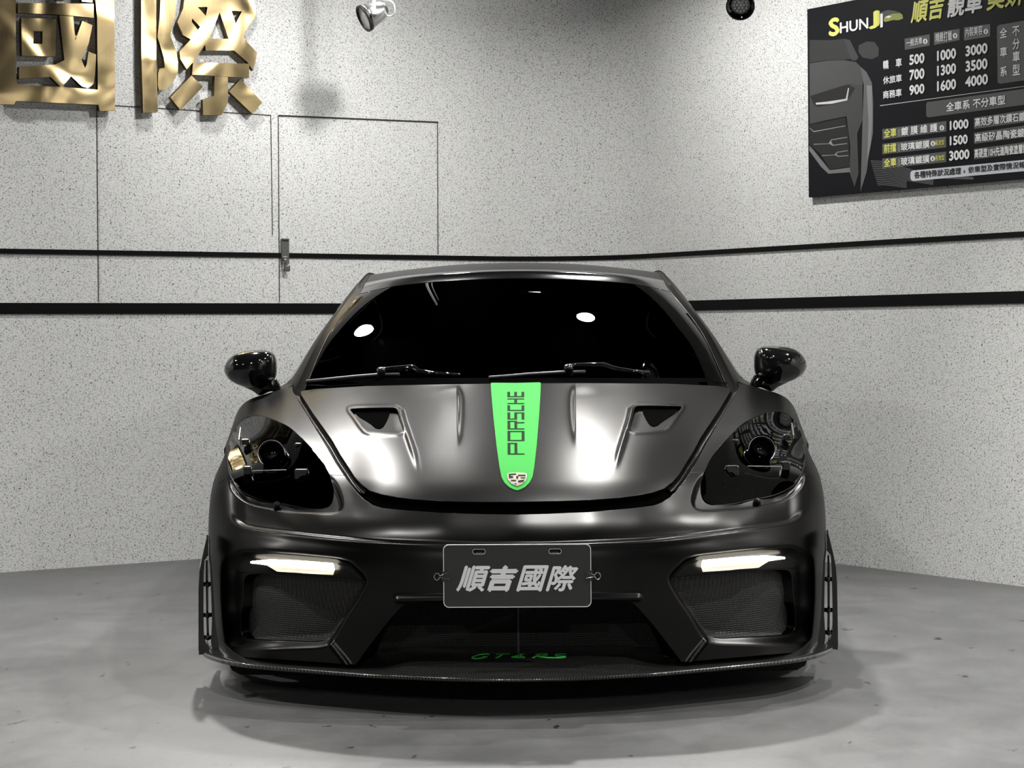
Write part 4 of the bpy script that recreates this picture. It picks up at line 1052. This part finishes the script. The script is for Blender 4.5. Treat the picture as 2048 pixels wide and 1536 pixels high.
for sx, lab in ((-1, 'binder clip on the left edge of the black show plate'), (1, 'binder clip on the right edge of the black show plate')):
    cl = empty('binder_clip', pf(sx*(PW-4*kx), -1*kx, 0), lab, 'clip', 'binder clips on the show plate')
    bm = bmesh.new(); prism_bm(bm, [[(-6.5*kx, .0035), (6.5*kx, .0035), (6.5*kx, -.0085), (4*kx, -.0115), (-4*kx, -.0115), (-6.5*kx, -.0085)]],
        lambda x, y, h: pf(sx*(PW-4*kx)-sx*x, -11*kx+h, y), 21*kx); bm_obj('clip_body', bm, M['plastic'], cl)
    bm = bmesh.new()
    pts = [(-11,-5,.006),(-1,-3.5,.010),(6,-1.5,.012),(9,-5,.012),(13,-7,.012),(17,-4,.012),(18,0,.012),(16,5,.012),(11,7,.012),(8,4,.012),(6,1.5,.012),(-1,5,.010),(-11,7,.006)]
    c = smooth_closed([(p[0], p[1]) for p in pts], 5, False); hz = np.interp(np.linspace(0, 12, len(c)), range(13), [p[2] for p in pts])
    tube_bm(bm, [pf(sx*(PW-0*kx)+sx*p[0]*kx, p[1]*kx, z_) for p, z_ in zip(c, hz)], .0009, 6); bm_obj('wire_handle', bm, M['chrome'], cl, smooth=True)

# ------------------------------------------------------------------ brass characters on the left wall
def brass():
    m = mat('brushed_brass', (.74, .57, .30), .22, 1.0); nt, ln, b = nodes(m)
    tc = N(nt, 'ShaderNodeTexCoord'); n1 = N(nt, 'ShaderNodeTexNoise'); n1.inputs['Scale'].default_value = 3.4; n1.inputs['Detail'].default_value = 1.2; n1.inputs['Distortion'].default_value = .5
    mp = N(nt, 'ShaderNodeMapping'); mp.inputs['Scale'].default_value = (240, 240, 5); n2 = N(nt, 'ShaderNodeTexNoise'); n2.inputs['Scale'].default_value = 1; n2.inputs['Detail'].default_value = 2
    ln.new(tc.outputs['Object'], n1.inputs['Vector']); ln.new(tc.outputs['Object'], mp.inputs[0]); ln.new(mp.outputs[0], n2.inputs['Vector'])
    b1 = N(nt, 'ShaderNodeBump'); b1.inputs['Strength'].default_value = .7; b1.inputs['Distance'].default_value = .055; b2 = N(nt, 'ShaderNodeBump'); b2.inputs['Strength'].default_value = .06; b2.inputs['Distance'].default_value = .002
    ln.new(n1.outputs[0], b1.inputs['Height']); ln.new(n2.outputs[0], b2.inputs['Height']); ln.new(b1.outputs[0], b2.inputs['Normal']); ln.new(b2.outputs[0], b.inputs['Normal']); return m
M['brass'] = brass(); M['brass_side_shaded'] = mat('brass_return_shaded', (.10, .072, .03), .5, 1.0)  # returns get a darker brass, their shade put into the colour
LOFF, LTH = .045, .024                                   # the faces stand 4.5 cm off the wall on pins
def wall_letter(name, shapes, label, pins):
    root = empty(name, wallP(WL, *[sum(c)/len(c) for c in zip(*[(p[0]/3.4133, p[1]/3.4133) for p in shapes[0][0]])], 0), label, 'wall letter', 'brass characters on the wall')
    bm = bmesh.new(); bs = bmesh.new()
    for loops in shapes:
        from mathutils.geometry import tessellate_polygon
        pts = [[Vector((p[0]/3.4133, p[1]/3.4133, 0)) for p in lp] for lp in loops]; flat = [p for lp in pts for p in lp]
        f = [bm.verts.new(wallP(WL, p.x, p.y, LOFF)) for p in flat]
        for t in tessellate_polygon(pts):
            try: bm.faces.new([f[i] for i in t])
            except ValueError: pass
        for lp in pts:
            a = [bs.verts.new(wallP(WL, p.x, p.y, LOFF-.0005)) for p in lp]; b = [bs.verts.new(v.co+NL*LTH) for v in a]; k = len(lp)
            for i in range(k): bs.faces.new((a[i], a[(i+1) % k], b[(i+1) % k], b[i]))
    bm_obj('face', bm, M['brass'], root); bm_obj('return', bs, M['brass_side_shaded'], root)
    for u, v in pins:
        bp_ = bmesh.new(); q = wallP(WL, u/3.4133, v/3.4133, LOFF-.002); tube_bm(bp_, [q, q+NL*(LOFF+.004)], .006, 8); bm_obj('pin', bp_, M['steel'], root)
guo = [[[(-25,-170),(780,-170),(785,755),(680,757),(672,715),(110,690),(95,715),(-20,710)], [(108,-60),(110,545),(125,580),(400,592),(668,612),(663,120),(645,-60)]],
       [[(122,20),(640,25),(640,122),(500,108),(400,100),(122,88)]],
       [[(145,122),(385,128),(378,385),(150,380)], [(230,212),(228,298),(290,300),(290,212)]],
       [[(405,105),(500,112),(514,275),(562,142),(632,172),(605,300),(556,405),(580,465),(592,440),(605,352),(656,372),(650,500),(640,570),(600,602),(560,590),(485,520),(420,600),(345,525),(130,540),(130,455),(380,440),(440,410)]],
       [[(540,-60),(640,-60),(630,18),(560,10)]], [[(380,-60),(450,-60),(440,5),(385,3)]]]
ji = [[[(963,-170),(1066,-170),(1068,400),(1078,766),(978,770),(966,400)]],
      [[(1105,-170),(1205,-170),(1198,90),(1163,240),(1200,340),(1216,420),(1215,490),(1180,560),(1130,612),(1085,617),(1078,580),(1080,500),(1090,468),(1125,462),(1120,400),(1100,330),(1075,250),(1090,120)]],
      [[(1280,-170),(1700,-170),(1745,55),(1747,110),(1700,180),(1655,245),(1690,290),(1757,360),(1728,482),(1690,425),(1600,345),(1405,345),(1400,305),(1330,412),(1275,475),(1230,400),(1226,350),(1302,270),(1250,240),(1210,150),(1250,60)],
       [(1350,48),(1405,108),(1418,48)], [(1580,72),(1610,160),(1652,77)], [(1310,125),(1310,150),(1352,205),(1366,182)], [(1500,85),(1430,265),(1560,265)]],
      [[(1318,425),(1702,435),(1700,532),(1312,510)]], [[(1465,520),(1557,526),(1556,700),(1512,786),(1387,786),(1385,680),(1462,655)]],
      [[(1307,515),(1386,592),(1232,752),(1163,665)]], [[(1642,540),(1792,700),(1722,776),(1563,625)]]]
wall_letter('wall_letter', guo, 'brass character shaped like a square frame, at the left edge of the wall', [(40,300),(730,400),(220,160),(60,640),(520,250),(600,60),(600,-20),(410,-20),(250,60)])
wall_letter('wall_letter', ji, 'brass character with slanting legs, right of the square-framed one', [(1020,300),(1150,560),(1450,200),(1500,470),(1510,700),(1280,640),(1670,650)])

# ------------------------------------------------------------------ flush hatches in the left wall: hairline joints, hasp and padlock
def joint(name, pts, wd=.0025):
    bm = bmesh.new()
    for (u0, v0), (u1, v1) in zip(pts, pts[1:]):
        a, b = wallP(WL, u0, v0, .0015), wallP(WL, u1, v1, .0015); c = (a+b)/2; t = b-a; L = t.length; t.normalize()
        R = Matrix((t, NL, t.cross(NL))).transposed(); box_bm(bm, c, (L, .003, wd), R)
    return tag(bm_obj(name, bm, M['groove']), kind='structure')
joint('door_1', [(193.5,205),(197,604)]); joint('door_2', [(541.5,231),(545,470)]); joint('door_3', [(229,211),(542,230.5)], .003)
joint('door_4', [(556.5,231),(559,604)], .003); joint('door_5', [(875,243),(876,509)], .003)
bm = bmesh.new(); a, b = wallP(WL, 557, 231, .002), wallP(WL, 876, 244.5, .002); t = (b-a); L = t.length; t.normalize()
box_bm(bm, (a+b)/2, (L, .004, .006), Matrix((t, NL, t.cross(NL))).transposed()); tag(bm_obj('door_6', bm, M['groove']), kind='structure')
def wbox(bm, u0, u1, v0, v1, off0, off1, bev=0):
    a, b = wallP(WL, u0, v0, off0), wallP(WL, u1, v1, off0); c = (a+b)/2-NL*((off1-off0)/2); t = Vector((b.x-a.x, b.y-a.y, 0)); L = t.length; t.normalize()
    box_bm(bm, c, (L, off1-off0, abs(a.z-b.z)), Matrix((t, NL, Vector((0, 0, 1)))).transposed(), bev=bev)
hasp = empty('hasp', wallP(WL, 569, 500, 0), 'grey steel hasp on the joint of the left wall hatch', 'latch')
M['hasp'] = mat('dull_steel', g(.16), .45, .7)
bm = bmesh.new(); wbox(bm, 561, 577, 477, 527, .002, .012, .003); bm_obj('hasp_plate', bm, M['hasp'], hasp)
bm = bmesh.new(); wbox(bm, 562.5, 575.5, 476.5, 481, .002, .020, .003); bm_obj('hinge', bm, M['hasp'], hasp)
bm = bmesh.new(); c0 = wallP(WL, 570, 515, .012); tube_bm(bm, [c0+Vector((.012*math.cos(a), -.016*math.sin(a), .002*math.sin(a))) for a in np.linspace(0, math.pi, 11)], .003, 8); bm_obj('staple', bm, M['steel'], hasp, smooth=True)
lock = empty('padlock', wallP(WL, 572, 540, .02), 'small steel padlock hanging from the wall hasp', 'padlock')
bm = bmesh.new(); wbox(bm, 567, 577, 531, 543, .012, .032, .004); bm_obj('lock_body', bm, M['hasp'], lock, smooth=False)
bm = bmesh.new(); sp = [(568.5,533,.02),(567.8,525,.024),(569,520,.028),(571.5,518.5,.03),(573.5,521,.026),(574.5,526,.022),(574.8,533,.02)]
tube_bm(bm, [wallP(WL, *p) for p in sp], .0035, 8); bm_obj('shackle', bm, M['chrome'], lock, smooth=True)

# ------------------------------------------------------------------ price board on the right wall
BO = .02
o_b = wallP(WR, 1617.5, 395, BO)
def bs(u, v):                                            # picture -> board coordinates (along the wall, height)
    q = wallP(WR, u, v, BO); d = q-o_b; return d.dot(TR), d.z
def bz(x, y): return bs(1600+x/3.7455, y/3.7455)         # from the enlarged crop
bf = lambda x, y, h=0: o_b+TR*x+Vector((0, 0, y))-NR*h
board = empty('price_board', o_b, 'large dark price board with white and yellow Chinese writing on the right wall', 'sign')
x1, z1 = bs(2160, 340); zt0 = bs(1618, 18)[1]
def board_mat():
    m = mat('board_print', g(.012), .5, spec=.12); nt, ln, b = nodes(m)
    tc = N(nt, 'ShaderNodeTexCoord'); sx = N(nt, 'ShaderNodeSeparateXYZ'); ln.new(tc.outputs['Object'], sx.inputs[0])
    r = ramp(nt, [(.0, (.006, .0065, .009)), (.55, (.012, .0125, .015)), (1.0, (.007, .0075, .009))]); ln.new(sx.outputs[2], r.inputs[0]); ln.new(r.outputs[0], b.inputs['Base Color']); return m
M['board'] = board_mat(); M['board_edge'] = mat('board_edge', g(.01), .5)
bm = bmesh.new(); prism_bm(bm, [[(0, 0), (x1, 0), (x1, zt0), (0, zt0)]], lambda x, y, h: bf(x, y, h-BO), BO); bm_obj('panel', bm, M['board'], board)
def greym(v): 
    k = f'print_grey_{v}'
    if k not in M: M[k] = mat(k, g(v), .5)
    return M[k]
def zp(pts): return [bz(*p) for p in pts]
# printed wavy lines, car picture (plain stand-in), boxes
lines = []
for i in range(16):
    pts = [(530+i*4, 1205+i*14), (640, 1215+i*13), (800, 1262+i*11), (1000, 1310+i*9), (1300, 1330+i*6)]
    c = smooth_closed([bz(*p) for p in pts if p[1] < 1440-(p[0]-530)*.12], 5, False) if sum(p[1] < 1440-(p[0]-530)*.12 for p in pts) > 2 else None
    if c is None: continue
    up = np.c_[0*c[:, 0], np.full(len(c), .0016)]; lines.append([tuple(p) for p in np.vstack([c+up, (c-up)[::-1]])])
for l in lines: pass
flat_poly('printed_lines', lines, bf, greym(.10), board, .0008)
pic = empty('car_picture', o_b); pic.parent = board; pic.location = Vector((0, 0, 0))
def pp(name, polys, v, h): flat_poly(name, [zp(p) for p in polys], bf, greym(round(v*.7, 3)), pic, h)
pp('bonnet_shape', [[(72,475),(200,455),(330,450),(420,465),(455,500),(480,560),(470,640),(400,630),(330,640),(200,680),(74,720)]], .085, .0008)
pp('windscreen_shape', [[(72,300),(250,300),(330,290),(390,440),(330,448),(200,452),(72,470)]], .035, .0008)
pp('pillar_shape', [[(330,290),(375,300),(440,430),(420,455),(385,450)]], .06, .001)
pp('mirror_shape', [[(440,340),(500,310),(560,315),(592,360),(590,420),(540,445),(470,430),(440,390)]], .05, .001)
pp('wing_shape', [[(455,500),(500,540),(540,620),(550,760),(548,1000),(520,1150),(500,1290),(465,1400),(455,1440),(470,900),(480,640)]], .16, .0011)
pp('wing_edge', [[(500,640),(540,640),(545,900),(530,1100),(505,1200),(515,900)]], .32, .0014)
pp('front_shape', [[(74,720),(200,682),(400,630),(470,640),(470,900),(430,1000),(440,1300),(410,1400),(372,1290),(378,1100),(350,870),(200,900),(74,930)]], .065, .001)
pp('lamp_shape', [[(76,720),(200,680),(360,632),(415,660),(365,745),(280,775),(140,800),(110,790)]], .012, .0013)
pp('lamp_strip', [[(120,770),(200,762),(345,740),(362,660),(370,660),(356,752),(240,778),(122,784)]], .75, .0016)
pp('grille_shape', [[(72,935),(340,880),(365,1000),(375,1250),(225,1270),(160,1160),(72,1080)]], .010, .0012)
pp('grille_bars', [[(75,955),(105,983),(340,940),(340,946),(104,990),(75,962)],[(105,1078),(215,1075),(235,1045),(355,1025),(355,1031),(238,1051),(236,1060),(250,1085),(355,1072),(355,1078),(246,1092),(222,1078),(105,1084)],
   [(165,1163),(258,1160),(278,1138),(360,1125),(360,1131),(281,1144),(275,1155),(290,1168),(365,1162),(365,1168),(286,1175),(268,1163),(165,1169)]], .35, .0015)
pp('bumper_shape', [[(72,1090),(100,1120),(225,1275),(375,1255),(380,1290),(215,1302),(160,1250),(72,1130)]], .22, .0016)
def grey_box(name, pts, v, h=.001): flat_poly(name, [zp(pts)], bf, greym(v), board, h)
for i, b in enumerate([[(785,290),(973,256),(973,342),(787,374)],[(1004,245),(1197,216),(1197,300),(1006,338)],[(1230,206),(1426,180),(1426,272),(1230,304)],
        [(618,968),(1098,906),(1098,985),(620,1046)],[(618,1078),(1096,1024),(1096,1104),(618,1157)],[(618,1188),(1096,1136),(1096,1214),(618,1264)],
        [(1305,882),(1760,815),(1760,905),(1305,966)],[(1305,995),(1760,930),(1760,1018),(1305,1078)],[(1305,1115),(1760,1055),(1760,1138),(1305,1194)]]): grey_box('text_box', b, .10)
grey_box('wide_box', [(955,765),(1760,655),(1760,775),(960,880),(947,868),(946,780)], .085)
grey_box('tall_box', [(1490,188),(1760,140),(1760,590),(1500,628),(1482,618),(1476,205)], .085)
grey_box('divider_line', [(600,789),(1760,634),(1760,638),(600,795)], .55)
flat_poly('note_bar', [zp([(850,1277),(1760,1190),(1760,1275),(850,1356),(835,1350),(828,1335),(828,1295),(836,1282)])], bf, mat('note_white', (.66, .68, .72), .5), board, .001)
def btext(body, bl, br, top, m, h=.002, bold=.022, name='writing', **kw):
    (xa, ya), (xb, yb) = bz(*bl), bz(*br); xt, yt = bz(bl[0], top)
    return place_text(name, body, bf, (xa, ya, xb, ya+(yt-ya)), m, board, h, bold=bold, **kw)
Wm, Ym, Km = M['white'], M['yellow'], mat('black_print', g(.01), .5)
btext('S', (218,278), (300,268), 140, Ym, bold=.04); btext('HUN', (302,252), (515,238), 170, Wm, bold=.02); btext('J', (518,222), (600,212), 90, Ym, bold=.04); btext('I', (604,208), (624,206), 104, Wm, bold=.02)
flat_poly('logo_car', [zp([(632,128),(700,100),(745,92),(770,112),(774,140),(740,152),(700,150),(640,165),(628,155)])], bf, mat('logo_olive', (.30, .32, .06), .5), board, .0015)
flat_poly('logo_car_roof', [zp([(600,95),(660,75),(720,82),(752,95),(740,100),(690,102),(640,125),(622,130)])], bf, greym(.05), board, .0016)
flat_poly('logo_car_lamp', [zp([(640,128),(670,118),(690,124),(662,136)])], bf, M['white'], board, .0019)
btext('順吉', (832,180), (1090,142), 12, Ym, bold=.03, shear=.18); btext('靚車', (1106,135), (1380,95), -32, Wm, bold=.03, shear=.18); btext('美妍', (1400,85), (1690,40), -85, Ym, bold=.03, shear=.18)
for t, a, b, y in (('一般洗車',(800,350),(920,328),298),('精緻打蠟',(1018,322),(1142,300),250),('內裝美容',(1242,278),(1370,255),210)): btext(t, a, b, y, Wm, bold=.008)
for t, a, b, y in (('500',(822,490),(936,470),412),('1000',(1030,460),(1173,436),380),('3000',(1243,425),(1409,400),345),('700',(822,605),(936,585),525),('1300',(1030,572),(1173,548),492),('3500',(1243,540),(1409,515),458),('900',(822,716),(936,696),640),('1600',(1030,688),(1173,664),608),('4000',(1240,655),(1412,630),575)):
    btext(t, a, b, y, Wm, bold=.04)
for t, a, b, y in (('轎',(625,522),(668,515),455),('車',(720,506),(766,498),440),('休旅車',(625,634),(766,610),575),('商務車',(625,742),(766,718),682)): btext(t, a, b, y, Wm)
for ch, x0, x1_, y0, y1_ in (('全',1500,1556,288,212),('車',1502,1556,430,356),('系',1504,1554,575,502),('不',1595,1650,275,200),('分',1596,1650,372,292),('車',1596,1652,468,388),('型',1596,1652,568,485)): btext(ch, (x0, y0), (x1_, y0-8), y1_, Wm)
btext('全車系', (1098,838), (1276,816), 768, Wm); btext('不分車型', (1298,813), (1542,782), 742, Wm)
for t, a, b, y in (('全車',(632,1034),(726,1021),968),('前擋',(632,1146),(724,1134),1080),('全車',(632,1253),(726,1241),1190)): btext(t, a, b, y, Ym)
for t, a, b, y in (('鍍 膜 維 護',(760,1018),(1034,985),954),('玻璃鍍膜',(758,1130),(974,1104),1072),('玻璃鍍膜',(758,1240),(974,1214),1180)): btext(t, a, b, y, Wm)
for a, b, y in (((1016,1092),(1086,1082),1052),((1016,1206),(1086,1196),1166)): btext('長效型', a, b, y, Ym, bold=.004)
for t, a, b, y in (('1000',(1125,978),(1266,960),906),('1500',(1125,1092),(1260,1076),1020),('3000',(1120,1206),(1273,1188),1132)): btext(t, a, b, y, Wm, bold=.04)
for t, a, b, y in (('高效多層次鑽石鍍膜',(1313,950),(1738,890),882),('高級矽晶陶瓷鍍膜',(1313,1066),(1738,1012),1000),('高硬度10H先進陶瓷塗層鍍膜',(1310,1186),(1742,1132),1116)): btext(t, a, b, y, Wm)
btext('各種特殊狀況處理', (858,1336), (1208,1298), 1286, Km, bold=.01); btext('，', (1226,1296), (1238,1295), 1276, Km, bold=.01); btext('依車型及實際情況報價', (1262,1297), (1738,1240), 1248, Km, bold=.01)
for cx_, cy_ in ((940,310),(1164,268),(1394,236),(1065,958),(998,1075),(996,1188)):
    pts = [(cx_+17*math.cos(a), cy_+20*math.sin(a)) for a in np.linspace(0, 2*math.pi, 17)[:-1]]; flat_poly('info_dot', [zp(pts)], bf, Wm, board, .0016)
    btext('i', (cx_-4, cy_+11), (cx_+4, cy_+10), cy_-11, greym(.10), h=.0024, name='info_letter')
for y in (1000, 1112, 1222): grey_box('separator', [(742,y-32),(745,y-32),(745,y+22),(742,y+22)], .6, .0015)

# ------------------------------------------------------------------ two spotlights hanging from the ceiling
def up_to(p, z): return Vector((p.x, p.y, z))
DL = 9.4
sl_c = P(743, 30, DL)
spot = empty('spotlight', sl_c, 'round chrome spotlight on a flat bracket at the top left', 'spotlight', 'ceiling spotlights')
ax = Vector((-.82, -.34, -.45)).normalized(); r0_ = .056
bm = bmesh.new(); lathe_bm(bm, [(0, -.075), (.025, -.072), (.038, -.055), (.048, -.02), (r0_, .018), (r0_, .03)], sl_c, ax, 40); bm_obj('lamp_body', bm, M['steel'], spot, smooth=True)
bm = bmesh.new(); lathe_bm(bm, [(r0_, .024), (r0_+.005, .026), (r0_+.005, .042), (r0_-.002, .044), (r0_-.004, .034)], sl_c, ax, 40); bm_obj('lamp_rim', bm, M['plastic'], spot, smooth=True)
bm = bmesh.new(); lathe_bm(bm, [(0, .03), (r0_-.003, .034)], sl_c, ax, 40); bm_obj('lamp_glass', bm, mat('lamp_glass_grey', g(.45), .2), spot, smooth=True)
bm = bmesh.new(); a = P(748.5, 22, DL-.07); box_bm(bm, (a.x, a.y, (a.z-.015+CEIL)/2), (.012, .028, CEIL-a.z+.015)); bm_obj('bracket', bm, mat('white_metal', g(.7), .4, .3), spot)
bm = bmesh.new(); lathe_bm(bm, [(0, -.012), (.012, -.012), (.012, .006), (0, .007)], P(748.5, 28, DL-.075), (0, -1, 0), 16); bm_obj('pivot_bolt', bm, M['steel'], spot, smooth=True)
cab_pts = [(757,22),(766,28),(778,31),(787,29),(790,20),(787,8),(778,1),(766,-3),(758,-20)]
bm = bmesh.new(); cpt = smooth_closed([(P(u, v, DL).x, P(u, v, DL).z) for u, v in cab_pts], 5, False); tube_bm(bm, [(p[0], DL+.02*math.sin(i*.2), p[1]) for i, p in enumerate(cpt)]+[(cpt[-1][0], DL, CEIL)], .0035, 8); bm_obj('cable', bm, mat('white_cable', g(.7), .5), spot, smooth=True)
DR = 8.0
s2 = P(1481, 8, DR)
sp2 = empty('spotlight', s2, 'black spotlight with a cluster of small lenses at the top right', 'spotlight', 'ceiling spotlights')
ax2 = Vector((-.12, -.90, -.42)).normalized()
bm = bmesh.new(); lathe_bm(bm, [(0, -.10), (.025, -.098), (.034, -.07), (.048, -.02), (.053, .02), (.053, .032), (.047, .034), (.041, .012), (0, .010)], s2, ax2, 40); bm_obj('lamp_body', bm, M['gloss'], sp2, smooth=True)
e1 = ax2.cross(Vector((0, 0, 1))).normalized(); e2 = e1.cross(ax2)
bm = bmesh.new()
lathe_bm(bm, [(0, .013), (.034, .0125), (.034, .011)], s2, ax2, 30); bm_obj('lens_plate', bm, mat('lens_plate', g(.25), .3, .5), sp2)
for rr, n_ in ((0, 1), (.0125, 6), (.0245, 12)):
    for k in range(n_):
        a = 2*math.pi*k/n_; c = s2+e1*rr*math.cos(a)+e2*rr*math.sin(a); bm = bmesh.new(); lathe_bm(bm, [(0, .020), (.003, .0195), (.0052, .016), (.0055, .012)], c, ax2, 10); bm_obj('small_lens', bm, mat('small_lens', g(.6), .1, .2) if 'small_lens' not in bpy.data.materials else bpy.data.materials['small_lens'], sp2, smooth=True)
bm = bmesh.new(); box_bm(bm, (s2.x, s2.y+.06, (s2.z+CEIL)/2), (.02, .02, CEIL-s2.z)); bm_obj('stem', bm, M['plastic'], sp2)
